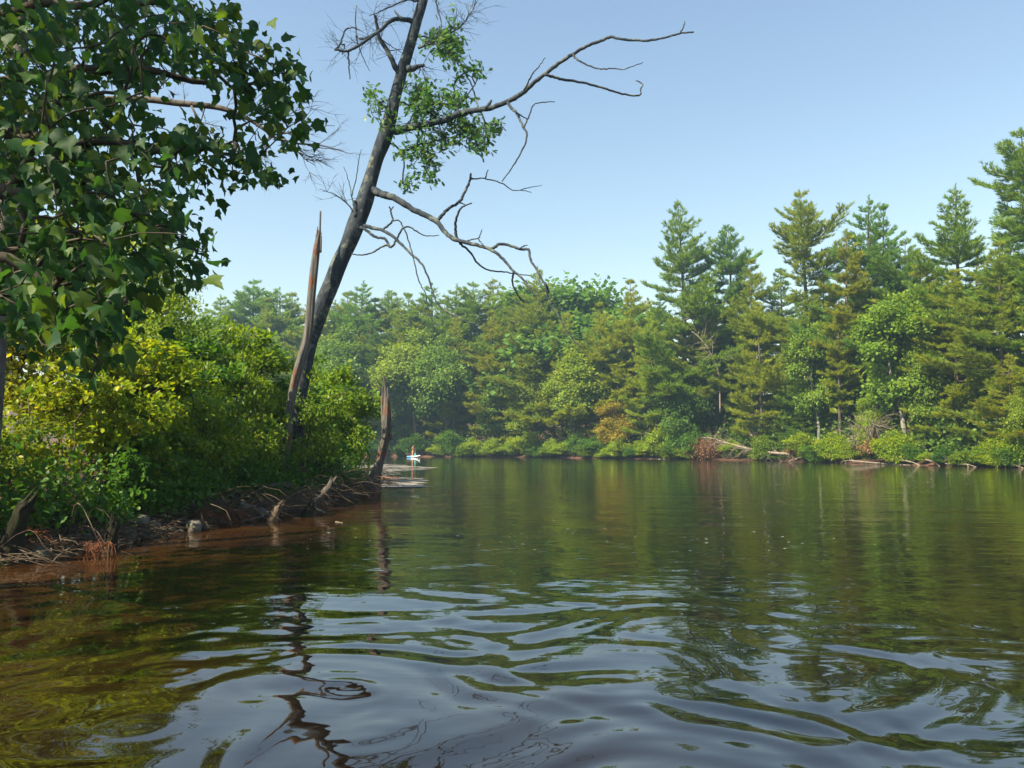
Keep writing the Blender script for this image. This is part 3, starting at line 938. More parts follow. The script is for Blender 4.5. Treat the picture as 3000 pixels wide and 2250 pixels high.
# ------------------------------------------------------------------ near bank: shrubs and trees behind it
def nz(x, y):
    gx, gy, gz = NG
    i = int(np.clip(np.searchsorted(gx, x) - 1, 0, len(gx) - 2))
    j = int(np.clip(np.searchsorted(gy, y) - 1, 0, len(gy) - 2))
    a = min(max((x - gx[i]) / (gx[i + 1] - gx[i]), 0), 1)
    b = min(max((y - gy[j]) / (gy[j + 1] - gy[j]), 0), 1)
    return float((gz[j, i] * (1 - a) + gz[j, i + 1] * a) * (1 - b) + (gz[j + 1, i] * (1 - a) + gz[j + 1, i + 1] * a) * b)

HA = make_broadleaf(401, H=2.9, W=3.0, trunk_h=0.05, stems=7, blobs=15, nattr=260, per=15, leaf=0.12, clump=0.10, tpl=LEAF_OVAL, mat=M_SHRUB, bark=M_TWIG, name="alder_shrub", cat="shrub", r_tip=0.0035)
HB = make_broadleaf(402, H=3.2, W=2.7, trunk_h=0.05, stems=6, blobs=13, nattr=240, per=15, leaf=0.115, clump=0.11, tpl=LEAF_OVAL, mat=M_SHRUB, bark=M_TWIG, name="alder_shrub", cat="shrub", r_tip=0.0035)
HC = make_broadleaf(403, H=3.0, W=2.8, trunk_h=0.05, stems=8, blobs=12, nattr=200, per=12, leaf=0.125, clump=0.10, tpl=LEAF_OVAL, mat=M_SHRUB, bark=M_TWIG, name="alder_shrub", cat="shrub", r_tip=0.0035)
TA = make_broadleaf(404, H=6.2, W=4.4, trunk_h=0.14, blobs=20, nattr=380, per=24, leaf=0.125, clump=0.22, tpl=LEAF_OVAL, mat=M_FARLEAF, bark=M_MBARK, r_tip=0.005)
TB = make_broadleaf(405, H=6.5, W=3.8, trunk_h=0.12, blobs=18, nattr=340, per=24, leaf=0.13, clump=0.22, tpl=LEAF_OVAL, mat=M_FARLEAF, bark=M_MBARK, r_tip=0.005)
HP = [HA, HB, HC, TA, TB]
NS = "leafy shrubs on the near bank"
NT = "small trees behind the near bank shrubs"
SUNY = (2.2, 1.6, 0.65)  # warm sunlight mixed into the leaf tint
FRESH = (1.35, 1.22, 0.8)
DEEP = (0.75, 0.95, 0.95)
near_sh = [
    (HB, 30, 9.3, 1130, 1.05, (1.35, 1.05, .8), "olive shrub at the left edge under the hanging maple leaves"),
    (HC, 170, 10.6, 1060, 1.1, (1.9, 1.35, .7), "yellowing thin shrub left of the brightest one, below the maple tips"),
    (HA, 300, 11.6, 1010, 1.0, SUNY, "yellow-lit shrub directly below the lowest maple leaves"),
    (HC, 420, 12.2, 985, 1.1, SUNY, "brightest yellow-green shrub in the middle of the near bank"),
    (HA, 500, 12.6, 1090, .85, FRESH, "fresh green shrub bending over the reddish roots"),
    (HB, 600, 13.9, 1060, .85, (1.5, 1.35, .8), "broad shrub with large pale leaves left of the leaning snag"),
    (HC, 690, 18.2, 945, 1.0, FRESH, "tall loose shrub whose top leaves stand against the distant pines"),
    (HA, 800, 17.6, 1130, .8, FRESH, "green shrub around the foot of the pointed snag"),
    (HB, 930, 18.6, 1050, 0.95, FRESH, "green shrub just right of the leaning trunk"),
    (HA, 985, 22.3, 1075, 0.85, FRESH, "green shrub reaching toward the broken grey stump"),
    (HC, 1045, 22.6, 1140, 0.7, (1.5, 1.35, .8), "small bright shrub touching the broken grey stump"),
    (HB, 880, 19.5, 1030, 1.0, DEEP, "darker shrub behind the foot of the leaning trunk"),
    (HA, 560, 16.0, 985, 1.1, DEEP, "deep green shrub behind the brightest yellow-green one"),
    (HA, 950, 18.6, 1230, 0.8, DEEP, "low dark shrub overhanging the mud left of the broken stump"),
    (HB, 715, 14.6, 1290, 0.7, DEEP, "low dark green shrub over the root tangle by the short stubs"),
    (HC, 175, 9.8, 1400, 0.5, (0.9, 1.1, .95), "small leafy sapling drooping over the reddish log"),
    (HC, 765, 15.4, 1105, 0.6, FRESH, "loose small shrub in front of the foot of the pointed snag"),
    (HB, 905, 16.75, 1085, 0.55, FRESH, "upright green shrub hiding the foot of the leaning trunk"),
    (HC, 735, 15.8, 1030, 0.7, FRESH, "loose shrub left of the pointed snag, leaves catching sun"),
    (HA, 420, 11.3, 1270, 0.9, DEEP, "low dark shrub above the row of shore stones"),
    (HC, 30, 9.0, 1450, 0.5, (0.9, 1.1, .95), "small sapling by the dark trunk at the left edge"),
]
for pr, px, Y, top, w, tn, lb in near_sh:
    place(pr, px, 0, top, w, tn, label=lb, group=NS, name="alder_shrub", hfun=near_h, Y=Y)
near_tr = [
    (TA, 490, 20.5, 850, 1.0, (0.85, 1.0, .9), "rounded green tree behind the near shrubs, its crown ending at the open sky"),
    (TB, 610, 25.0, 930, 1.1, (0.8, .95, 1.0), "green tree low behind the shrubs, left of the leaning trunk"),
    (TA, 330, 17.0, 720, 1.0, (0.95, 1.0, .8), "green tree behind the lower right maple branches"),
    (TB, 180, 13.0, 640, 1.0, (2.0, 1.45, .6), "yellow-lit tree seen through the gaps of the maple"),  # yellow of backlit leaves put into the tint
    (TA, 20, 12.0, 600, 1.0, (2.1, 1.45, .6), "yellow-green tree at the left edge behind the maple"),  # same backlit yellow carried by the tint
    (TB, 440, 16.0, 640, 0.7, (1.2, 1.2, .8), "slim pale green tree whose twigs stick out right of the maple"),
    (TA, 800, 27.0, 1010, 1.0, (0.75, .95, .95), "green tree beyond the leaning trunk at the back of the near bank"),
    (TB, 950, 26.5, 1075, 1.0, (0.8, 1.0, .95), "low green tree behind the right end of the near shrubs"),
]
for pr, px, Y, top, w, tn, lb in near_tr:
    place(pr, px, 0, top, w, tn, label=lb, group=NT, name="broadleaf_tree", cat="tree", hfun=near_h, Y=Y)
for p in HP:
    drop_tree(p)

# ------------------------------------------------------------------ the leaning half-dead tree
LY = 17.0
def z2(x, y, Y):
    return A(900 + x / 1.8433, y / 1.8433, Y)
def z4(x, y, Y):
    return A(1000 + x / 2.212, 750 + y / 2.212, Y)
def z4to2(L):
    return [((1000 + x / 2.212 - 900) * 1.8433, (750 + y / 2.212) * 1.8433) for x, y in L]
PXM = LY / F / 1.8433                 # metres per traced pixel
lean = thing("leaning_tree", "half-dead tall tree leaning right over the water, bare dead limbs and a few leaf sprays", "tree", loc=tuple(A(800, 1440, LY)))
base0 = np.array(lean.location)
lean.location[2] = nz(base0[0], base0[1]) - 0.1
base0 = np.array(lean.location)
rg = np.random.default_rng(9)
def lumpy(seed, amp, kz, ka):
    r = np.random.default_rng(seed)
    ph = r.uniform(0, 6.28, (10, 2))
    def f(n, a):
        t = np.arange(n)[:, None]
        s = np.zeros((n, len(a)))
        for i in range(10):
            s += np.sin(t * kz * r.uniform(.4, 1.6) + ph[i, 0] + a[None, :] * (1 + i % ka)) / 3.2
        return 1 + amp * s
    return f
tp = [(700, -420, 36), (668, -180, 52), (625, 0, 68), (590, 120, 70), (557, 240, 70), (530, 330, 78), (508, 400, 80), (475, 520, 80), (445, 650, 96), (418, 740, 104), (382, 840, 96), (345, 960, 98), (318, 1060, 116), (268, 1200, 122), (212, 1340, 110), (165, 1440, 112), (112, 1580, 116), (70, 1680, 112), (14, 1840, 110), (-22, 2010, 112), (-52, 2180, 120), (-70, 2330, 135), (-80, 2480, 170)]
tp = tp[::-1]
TPW = np.array([[*z2(x, y, LY - 0.9 * max(0, (1800 - y)) / 2200), 0.77 * w * PXM / 2] for x, y, w in tp])
Ct = cr(TPW, 110)
tb = Tubes()
tb.add(Ct[:, :3] - base0, Ct[:, 3], 36, lumpy(3, 0.035, 0.6, 7))
obj("trunk", tb.build("leaning_trunk", M_LEAN), lean)

def limb(parent, pts, w0, w1, dy0=0.0, dy1=0.0, name="limb", mat=None, sides=8, jit=0.005, pw=1.0, seed=0):
    """a bough traced in the photo; dy: how far it comes toward (-) or goes away from (+) the viewer"""
    k = len(pts)
    t = np.linspace(0, 1, k)
    def depth(y):
        return LY - 0.9 * max(0, (1800 - y)) / 2200
    d0 = depth(pts[0][1])
    P = np.array([[*z2(x, y, d0 + dy0 + (dy1 - dy0) * s), 0] for (x, y), s in zip(pts, t)])
    P[:, 3] = (w0 + (w1 - w0) * t ** pw) * PXM / 2
    n = max(6, 5 * k)
    C = cr(P, n)
    r = np.random.default_rng(int(abs(pts[0][0] * 13 + pts[-1][1] * 7)) + seed)
    J = r.normal(size=(n, 3)) * jit
    J[0] = 0
    C[:, :3] += J
    C[:, 3] *= 1 + 0.05 * r.normal(size=n)
    tb = Tubes()
    tb.add(C[:, :3] - base0, np.abs(C[:, 3]), sides)
    return obj(name, tb.build("leaning_" + name, mat or M_LEAN), parent), C

tw = Tubes()
def twig_spray(C, n, length, seed, up=0.35, f0=0.3):
    """fine bare twigs fanning off a traced branch"""
    r = np.random.default_rng(seed)
    for i in range(n):
        j = int(r.uniform(f0, 1) * (len(C) - 2))
        b = C[j, :3]
        d = unit(C[j + 1, :3] - b)
        v = unit(d * 0.7 + r.normal(size=3) * 0.65 + np.array([0, 0, up]))
        L = length * r.uniform(.4, 1.2)
        s = np.linspace(0, 1, 5)
        Q = b + v * (L * s)[:, None] + np.cumsum(r.normal(size=(5, 3)) * 0.05 * L, axis=0) * s[:, None]
        tw.add(Q - base0, 0.0065 * (1 - 0.7 * s), 3)
        for m in range(r.integers(1, 4)):
            bb = Q[r.integers(1, 4)]
            vv = unit(v + r.normal(size=3) * 0.6)
            Q2 = bb + vv * (L * .5 * s)[:, None] + np.cumsum(r.normal(size=(5, 3)) * 0.03 * L, axis=0) * s[:, None]
            tw.add(Q2 - base0, 0.0042 * (1 - 0.7 * s), 3)

# big upper limb
a1, c1 = limb(lean, [(440, 705), (490, 708), (540, 692), (640, 672), (740, 650), (830, 610), (920, 595), (1000, 580), (1080, 548), (1160, 505), (1220, 450), (1290, 395), (1360, 340), (1440, 290), (1520, 245), (1600, 215), (1645, 200), (1720, 215), (1850, 218), (1950, 198), (2020, 178), (2090, 172)], 48, 7, 0, -2.2, pw=0.6, sides=12)
def dyl(x):
    return -2.2 * (x - 440) / 1650
def sub(parent, pts, w0, w1, dy, spread_y=0.4, **k):
    return limb(parent, pts, w0, w1, dy, dy + spread_y, name="branch", sides=6, **k)
sub(a1, [(2012, 180), (2030, 150), (2040, 118)], 8, 5, dyl(2020) + 0.15, .1)
sub(a1, [(1170, 490), (1195, 440), (1215, 400), (1250, 360), (1283, 312)], 11, 4, dyl(1170), -.5)
sub(a1, [(1285, 402), (1330, 415), (1380, 428), (1450, 440), (1560, 462), (1650, 492), (1740, 515), (1797, 512), (1803, 480), (1811, 452), (1775, 436)], 15, 6, dyl(1290), .8)
sub(a1, [(1435, 295), (1450, 315), (1480, 335), (1560, 368), (1640, 370), (1720, 372), (1815, 336)], 11, 4, dyl(1440), -.8)
b1, _ = sub(a1, [(1085, 555), (1105, 585), (1130, 610), (1150, 650), (1168, 690), (1185, 715), (1178, 770), (1140, 850), (1100, 915), (1052, 980)], 16, 5, dyl(1080), -.9)
sub(a1, [(1128, 606), (1150, 622), (1185, 640)], 9, 5, dyl(1080) - .35, .1)
sub(a1, [(1168, 690), (1185, 655), (1200, 620), (1228, 562), (1300, 550), (1338, 550)], 10, 4, dyl(1080) - .5, .3)
sub(a1, [(925, 592), (920, 570), (905, 510), (880, 440), (855, 408)], 12, 6, dyl(920), .5)
sub(a1, [(960, 585), (985, 560), (995, 538)], 22, 10, dyl(960), .05)
# lower limb
def dy2(x):
    return -1.6 * (x - 385) / 850
a2, c2 = limb(lean, [(330, 1010), (385, 1042), (430, 1055), (500, 1085), (570, 1130), (650, 1170), (705, 1200), (740, 1250), (790, 1290), (860, 1310), (940, 1330), (1000, 1352), (1060, 1400), (1110, 1460), (1160, 1500), (1200, 1550), (1230, 1600)], 52, 8, 0, -1.6, pw=0.55, sides=10)
b2, _ = sub(a2, [(700, 1195), (725, 1165), (760, 1130), (820, 1090), (850, 1040), (880, 970), (882, 938)], 20, 11, dy2(705), .5)
sub(a2, [(884, 962), (900, 966), (960, 965), (1040, 985), (1105, 1025), (1160, 1028), (1210, 1038)], 10, 4, dy2(705) + .45, .3)
sub(a2, [(1150, 1028), (1200, 1012), (1270, 1000)], 6, 3, dy2(705) + .68, .2)
sub(a2, [(963, 962), (968, 940), (977, 918)], 8, 5, dy2(705) + .5, .05)
sub(a2, [(815, 1092), (835, 1098), (852, 1106)], 10, 4, dy2(705) + .3, .05)
sub(a2, [(806, 1296), (800, 1240), (803, 1190), (825, 1130), (855, 1110), (890, 1097)], 17, 7, dy2(800), -.4)
sub(a2, [(990, 1350), (1010, 1335), (1040, 1318), (1090, 1325), (1150, 1345), (1195, 1350), (1205, 1400), (1240, 1460), (1280, 1530), (1305, 1580)] + z4to2([(1320, 170), (1345, 280), (1400, 380), (1450, 460), (1500, 540), (1555, 590)]), 17, 5, dy2(1000), -.9)
sub(a2, [(1145, 1345), (1165, 1330), (1190, 1322)], 9, 4, dy2(1000) - .3, .05)
sub(a2, [(820, 1305), (835, 1325), (870, 1350), (920, 1420), (980, 1460), (1060, 1468), (1120, 1478), (1200, 1488)], 13, 5, dy2(820), .7)
sub(a2, [(1115, 1470), (1108, 1500), (1112, 1540), (1140, 1600), (1170, 1635)], 12, 5, dy2(1110), .3)
sub(a2, [(845, 1308), (880, 1295), (925, 1285), (935, 1260), (945, 1240)], 8, 4, dy2(850), -.3)
sub(a2, [(922, 1286), (935, 1305), (952, 1322)], 7, 4, dy2(850) - .3, -.1)
# small lowest limbs
a3, c3 = limb(lean, [(270, 1212), (310, 1220), (350, 1230), (410, 1245), (460, 1275), (510, 1320), (560, 1370), (600, 1405), (634, 1449)] + z4to2([(570, 160), (600, 260), (640, 330), (720, 380), (820, 430), (910, 443)]), 26, 5, 0, -1.4, pw=.6)
sub(a3, [(405, 1243), (440, 1215), (462, 1190), (455, 1160), (450, 1130), (443, 1118)], 13, 7, -.25, .1)
sub(a3, [(452, 1135), (460, 1122), (466, 1116)], 8, 5, -.2, .02)
sub(a3, [(460, 1192), (480, 1190), (500, 1195), (525, 1240), (550, 1310), (570, 1380), (590, 1470), (615, 1545)] + z4to2([(545, 240), (560, 320), (595, 425), (650, 445)]), 9, 4, -.3, -.6)
a4, c4 = limb(lean, [(270, 1225), (310, 1237), (360, 1275), (420, 1290), (450, 1335), (480, 1300), (510, 1240), (550, 1225), (600, 1255), (645, 1275), (710, 1272)], 18, 5, -.1, -.7)
sub(a4, [(452, 1332), (430, 1325), (410, 1330), (350, 1365), (290, 1378), (240, 1372)], 13, 6, -.35, .0)
# upper left limbs
a5, c5 = limb(lean, [(590, 115), (540, 108), (490, 100), (445, 115), (400, 160), (350, 195), (280, 245), (215, 275), (150, 268)], 34, 11, 0, -.8, pw=.6)
sub(a5, [(152, 268), (180, 235), (205, 165), (255, 150), (285, 165)], 12, 5, -.8, .3)
sub(a5, [(185, 240), (203, 245), (188, 295)], 8, 5, -.75, .1)
sub(a5, [(222, 275), (224, 340), (232, 428)], 10, 5, -.7, .1)
sub(a5, [(350, 190), (300, 210), (268, 190), (262, 85), (268, 25)], 10, 4, -.5, .2)
sub(a5, [(262, 190), (275, 240), (300, 310), (340, 385)], 8, 3, -.4, .2)
sub(a5, [(512, 102), (490, 82), (470, 56)], 16, 8, -.1, .1)
a6, c6 = limb(lean, [(512, 410), (490, 390), (460, 330), (430, 270), (390, 205), (378, 150), (366, 82)], 34, 14, 0, -.5)
sub(a6, [(440, 275), (470, 270), (520, 265)], 6, 3, -.2, .1)
sub(a6, [(385, 200), (440, 240), (520, 290)], 6, 3, -.3, .2)
a7, c7 = limb(lean, [(625, 0), (580, 5), (535, -2), (420, 50), (335, 88)], 16, 4, 0, -.4)
a8, c8 = limb(lean, [(640, -60), (690, -20), (695, 0), (705, 60), (725, 120), (718, 178)], 14, 5, 0, -.5)
a9, c9 = limb(lean, [(545, 372), (575, 368), (600, 358), (630, 352)], 40, 16, -.1, -.25)
sub(a9, [(600, 358), (610, 380), (600, 400)], 10, 5, -.2, -.05)
a10, c10 = limb(lean, [(600, 260), (690, 225), (760, 185), (820, 150), (870, 90), (915, 10)], 14, 3, 0, -.6)
a11, c11 = limb(lean, [(285, 1165), (255, 1150), (215, 1100), (150, 1050), (85, 1030)], 12, 3, -.1, -.3)
sub(a11, [(258, 1150), (245, 1090), (230, 1000), (200, 900)], 8, 3, -.1, .2)
sub(a11, [(240, 1060), (265, 960), (280, 860), (292, 805)], 7, 3, -.1, -.2)
limb(lean, [(262, 1170), (262, 1130), (256, 1085)], 26, 18, -.15, -.2)
for C, n, L_, sd_ in ((c5, 34, .75, 1), (c6, 18, .6, 2), (c7, 16, .6, 3), (c8, 12, .5, 4), (c10, 30, .55, 5), (c11, 12, .5, 6)):
    twig_spray(C, n, L_, sd_)
for C in (c10, c9):
    twig_spray(C, 10, .5, 11, up=-.2)
obj("twig_growth", tw.build("leaning_twigs", M_LEAN), lean, kind="stuff")

# leaf sprays on the leaning tree: twigs rooted on the limbs, leaves at their ends
LS = [(730, 215, 95, 40, 34), (770, 275, 60, 55, 34), (640, 240, 40, 30, 8), (335, 505, 45, 25, 8), (385, 590, 45, 45, 14), (570, 460, 55, 35, 12), (640, 470, 30, 40, 9), (600, 560, 90, 60, 30), (700, 540, 120, 55, 40), (800, 530, 70, 50, 20), (855, 370, 30, 25, 8), (925, 390, 30, 35, 9), (800, 430, 30, 30, 6),
      (560, 660, 110, 40, 22), (780, 660, 130, 50, 38), (880, 720, 110, 55, 36), (1010, 690, 45, 28, 12), (930, 790, 55, 45, 16), (700, 770, 120, 50, 30), (550, 820, 90, 40, 20), (640, 880, 80, 35, 16), (550, 985, 40, 35, 10), (665, 960, 40, 30, 9), (420, 690, 30, 25, 6), (780, 120, 50, 40, 6)]
r = np.random.default_rng(12)
att = []
for cx, cy, rx, ry, n in LS:
    for i in range(n):
        a, q_ = r.uniform(0, 6.28), math.sqrt(r.uniform())
        x, y = cx + rx * q_ * math.cos(a), cy + ry * q_ * math.sin(a)
        att.append(z2(x, y, LY - 0.5 + r.normal() * 0.42) - base0)
att = np.array(att)
nodes = np.vstack([Ct[20:, :3] - base0, c1[: len(c1) // 2, :3] - base0])
par_ = np.concatenate([[-1], np.arange(len(Ct) - 21), [60], len(Ct) - 20 + np.arange(len(c1) // 2 - 1)])
N, pr, cnt, paths = grow(nodes, par_, att, r, c=0.05, sag=0.06)
tt = Tubes()
for ids in paths:
    tt.add(N[ids], np.minimum(0.006 * np.maximum(cnt[ids], 1) ** 0.45, 0.022), 4)
obj("leaf_twigs", tt.build("leaning_leaf_twigs", M_LEAN), lean, kind="stuff")
per = 6
who = np.repeat(np.arange(len(att)), per)
n = len(who)
pos = att[who] + r.normal(size=(n, 3)) * 0.085
obj("crown", leaves(LEAF_OAK, pos, r.normal(size=(n, 3)) * .7 + np.array([.35, -.1, -.25]), r.normal(size=(n, 3)) * .6 + np.array([0, -.2, .9]), 0.15 * r.uniform(.7, 1.25, n), np.clip(r.normal(.45, .25, n), 0, 1), "leaning_leaves", M_OAK), lean)

# ------------------------------------------------------------------ broken trunks
def snag(name, label, px, Y, mat, seed, spikes=(), sides=26, amp=0.10, jag=0):
    """a dead standing trunk: px = (u, v, width) from the ground up"""
    P = np.array([[*A(u, v, Y), 0.86 * w * Y / F / 2] for u, v, w in px])
    o = thing(name, label, "dead tree", loc=tuple(P[0, :3]))
    b = P[0, :3].copy()
    C = cr(P, 70)
    r = np.random.default_rng(seed)
    ph = r.uniform(0, 6.28, 12)
    fr = r.integers(3, 13, 12)
    def f(n, a):
        t = np.linspace(0, 1, n)[:, None]
        s = 0
        for i in range(12):
            s = s + np.sin(a[None, :] * fr[i] + ph[i] + 2.2 * np.sin(t * r.uniform(2, 7) + ph[i])) / 3.4
        top = np.clip((t - 0.72) / 0.28, 0, 1)                  # the broken end is thin and splintery
        return 1 + amp * s * (1 + 2.0 * top)
    tb = Tubes().add(C[:, :3] - b, np.abs(C[:, 3]), sides, f)
    obj("trunk", tb.build(name + "_trunk", mat, smooth=True), o)
    if jag:                                                     # torn fibres standing round the broken top
        e, tn = C[-1, :3] - b, unit(C[-1, :3] - C[-4, :3])
        R0 = abs(C[-1, 3])
        for k in range(jag):
            a = 2 * math.pi * k / jag + r.normal() * .2
            p0 = e + np.array([math.cos(a), math.sin(a), 0]) * R0 * .7 - tn * R0 * 1.6
            l = R0 * r.uniform(1.8, 4.6)
            Q = p0 + (tn + r.normal(size=3) * .08) * (l * np.linspace(0, 1, 5))[:, None]
            obj("splinter", Tubes().add(Q, R0 * .42 * np.array([1, .9, .7, .4, .08]), 5).build(name + "_splinter", mat, smooth=False), o)
    for sp in spikes:
        Q = np.array([[*A(u, v, Y - 0.02), w * Y / F / 2] for u, v, w in sp])
        Q = cr(Q, 9)
        Q[:, :3] += r.normal(size=(9, 3)) * 0.006
        obj("splinter", Tubes().add(Q[:, :3] - b, np.abs(Q[:, 3]), 5).build(name + "_splinter", mat, smooth=False), o)
    return o

snag("pointed_snag", "tall thin broken dead trunk with a needle point and rusty streaks, beside the leaning tree",
     [(800, 1450, 34), (838, 1340, 30), (843, 1290, 27), (851, 1190, 26), (866, 1110, 28), (885, 1045, 29), (902, 980, 28), (915, 840, 27), (921, 780, 26), (926, 740, 24), (930, 712, 20), (934, 690, 14), (937, 672, 7), (938, 645, 5.5), (939, 618, 4)], 16.4, M_SNAG, 5,
     spikes=([(927, 735, 9), (929, 690, 7), (931, 664, 2)], [(938, 740, 7), (941, 700, 5), (941, 678, 1.5)]))
snag("broken_stump", "grey splintered broken stump rising from the water at the tip of the near bank",
     [(1070, 1457, 120), (1082, 1437, 84), (1095, 1405, 44), (1113, 1350, 25), (1122, 1310, 26), (1130, 1270, 29), (1133, 1220, 27), (1133, 1185, 20), (1130, 1150, 13), (1127, 1120, 8), (1124, 1098, 3)], 21.0, M_SNAG, 8,
     spikes=([(1143, 1290, 8), (1147, 1240, 7), (1149, 1212, 2)], [(1122, 1290, 9), (1120, 1180, 7), (1121, 1128, 2)], [(1135, 1200, 8), (1137, 1165, 6), (1135, 1135, 2)]), amp=0.13)

# ------------------------------------------------------------------ overhanging maple at the upper left
mroot = np.array([-6.9, 5.0, nz(-6.9, 5.0) - 0.1])
maple = thing("maple_tree", "dark green maple hanging its leafy branches in from the upper left corner", "tree", loc=tuple(mroot))
r = np.random.default_rng(44)
tr = np.array([[0, 0, -.1], [.1, .1, 1.5], [.25, .1, 3.0], [.5, 0, 4.6], [.7, -.2, 6.2], [.9, -.3, 8.0]])
Cm = cr(tr, 22)
tb = Tubes().add(Cm, np.linspace(.24, .05, 22), 14, lumpy(8, .04, .5, 6))
limbs_px = [[(-500, 100, 5.4), (-150, 60, 5.2), (150, 20, 5.0), (420, 0, 5.1), (600, 60, 5.3), (730, 130, 5.4)],
            [(-500, 420, 5.6), (-100, 260, 5.4), (200, 200, 5.2), (480, 220, 5.2), (680, 250, 5.4), (820, 230, 5.6)],
            [(-500, 560, 5.2), (-100, 420, 5.0), (200, 400, 4.8), (480, 430, 4.9), (640, 450, 5.1), (740, 480, 5.2)],
            [(-500, 700, 4.9), (-150, 560, 4.6), (120, 560, 4.4), (340, 620, 4.5), (500, 690, 4.7), (590, 740, 4.8)],
            [(-500, 800, 4.4), (-200, 700, 4.1), (0, 760, 3.9), (160, 860, 4.0), (250, 980, 4.2), (290, 1100, 4.3)]]
mn, mp_ = list(Cm), [-1] + list(range(21))
for k, L_ in enumerate(limbs_px):
    P = np.array([A(u, v, Y) - mroot for u, v, Y in L_])
    st = Cm[8 + 2 * (4 - k)] if k < 5 else Cm[8]
    P = np.vstack([st, P])
    C = cr(P, 26)
    C[1:] += r.normal(size=(25, 3)) * 0.02
    o0 = len(mn)
    mn += list(C[1:])
    mp_ += [8 + 2 * (4 - k)] + list(range(o0, o0 + 24))
    obj("limb", Tubes().add(C, np.linspace(.055, .006, 26), 7).build("maple_limb", M_MBARK), maple)
obj("trunk", tb.build("maple_trunk", M_MBARK), maple)
EL = [(80, 80, 150, 110, 60), (300, 80, 160, 110, 62), (500, 60, 110, 90, 40), (610, 30, 60, 50, 16), (660, 110, 60, 60, 18), (745, 130, 45, 40, 12), (800, 210, 70, 40, 18), (870, 215, 25, 25, 5), (60, 300, 150, 120, 60), (280, 290, 150, 110, 60), (470, 170, 110, 55, 34), (640, 185, 90, 40, 20), (735, 290, 60, 45, 15), (850, 335, 50, 40, 13), (770, 330, 40, 40, 8),
      (80, 500, 150, 120, 60), (290, 480, 150, 110, 58), (450, 430, 100, 60, 28), (600, 420, 100, 50, 24), (690, 440, 55, 40, 10), (760, 480, 50, 40, 11), (690, 520, 60, 30, 8), (540, 520, 60, 70, 16), (100, 680, 150, 110, 56), (300, 660, 150, 110, 50), (450, 620, 90, 90, 26), (555, 690, 50, 60, 12), (600, 730, 30, 40, 5),
      (100, 860, 140, 110, 40), (270, 830, 120, 100, 34), (400, 790, 80, 70, 18), (500, 760, 50, 45, 9), (240, 960, 90, 80, 18), (90, 960, 110, 60, 16), (280, 1060, 40, 70, 9), (330, 920, 60, 60, 10), (40, 900, 60, 80, 10)]
att = []
for cx, cy, rx, ry, n in EL:
    for i in range(int(n * (.95 if cx < 400 else .66))):
        a, q_ = r.uniform(0, 6.28), math.sqrt(r.uniform())
        u, v = cx + rx * q_ * math.cos(a), cy + ry * q_ * math.sin(a)
        Y = float(np.interp(v, [0, 400, 800, 1100], [5.3, 5.1, 4.6, 4.3])) + r.normal() * 0.75
        if u > 560:
            Y = 5.2 + r.normal() * 0.35
        att.append(A(u, v, max(Y, 3.3)) - mroot)
natt_in = len(att)
for i in range(640):                                 # unseen rest of the crown, added to shade the leaves hanging in view
    v = unit(r.normal(size=3)) * np.array([3.2, 3.4, 2.0]) * r.uniform(.3, 1) ** .5
    p = np.array([0.8, -1.0, 6.5]) + v
    w = p + mroot
    up = (w[2] - CAMH) / max(w[1], .2)
    if w[1] > 0.5 and up < 0.64 and w[0] > -0.72 * w[1]:
        continue
    att.append(p)
att = np.array(att)
N, pr, cnt, paths = grow(np.array(mn), np.array(mp_), att, r, c=0.15, sag=0.05)
tt = Tubes()
for ids in paths:
    tt.add(N[ids], np.minimum(0.0026 * np.maximum(cnt[ids], 1) ** 0.5, 0.03), 4)
obj("twig_growth", tt.build("maple_twigs", M_MBARK), maple, kind="stuff")
per = 5
who = np.repeat(np.arange(len(att)), per)
n = len(who)
pos = att[who] + r.normal(size=(n, 3)) * 0.075
big = np.where(who >= natt_in, 2.4, 1.0)
pos = np.where((who >= natt_in)[:, None], att[who] + r.normal(size=(n, 3)) * 0.22, pos)
yd = r.normal(size=(n, 3)) * .5 + np.array([.3, -.1, -.75])
zd = r.normal(size=(n, 3)) * .8 + np.array([.25, -.35, .5])
sc = 0.084 * r.uniform(.45, 1.3, n) * big
vv = np.clip(r.gamma(2.0, .22, n), 0, 1)
wp = pos + mroot
uu = 1500 + F * wp[:, 0] / np.maximum(wp[:, 1], .1)
dist = np.linalg.norm(wp - np.array([0, 0, CAMH]), axis=1)
size_px = sc / dist
size_px[(uu < -40) | (who >= natt_in)] = 0
pick = np.argsort(-size_px)[:300]
rest = np.setdiff1d(np.arange(n), pick)
obj("foliage", leaves(LEAF_MAPLE, pos[rest], yd[rest], zd[rest], sc[rest], vv[rest], "maple_foliage", M_MAPLE), maple, kind="stuff")
lm = [mesh_np("maple_leaf", LEAF_MAPLE[0], [LEAF_MAPLE[1]], var=np.full(len(LEAF_MAPLE[1]), v), mats=(M_MAPLE,)) for v in (0.05, .25, .45, .65, .9)]
for i in pick:
    y = unit(yd[i])
    z = zd[i] - y * np.dot(zd[i], y)
    z = unit(z)
    x = np.cross(y, z)
    o = obj("leaf", lm[min(4, int(vv[i] * 5))], maple)
    M = Matrix(np.column_stack([x, y, z]).tolist()).to_4x4() @ Matrix.Diagonal((sc[i], sc[i], sc[i], 1))
    M.translation = Vector(pos[i])
    o.matrix_local = M

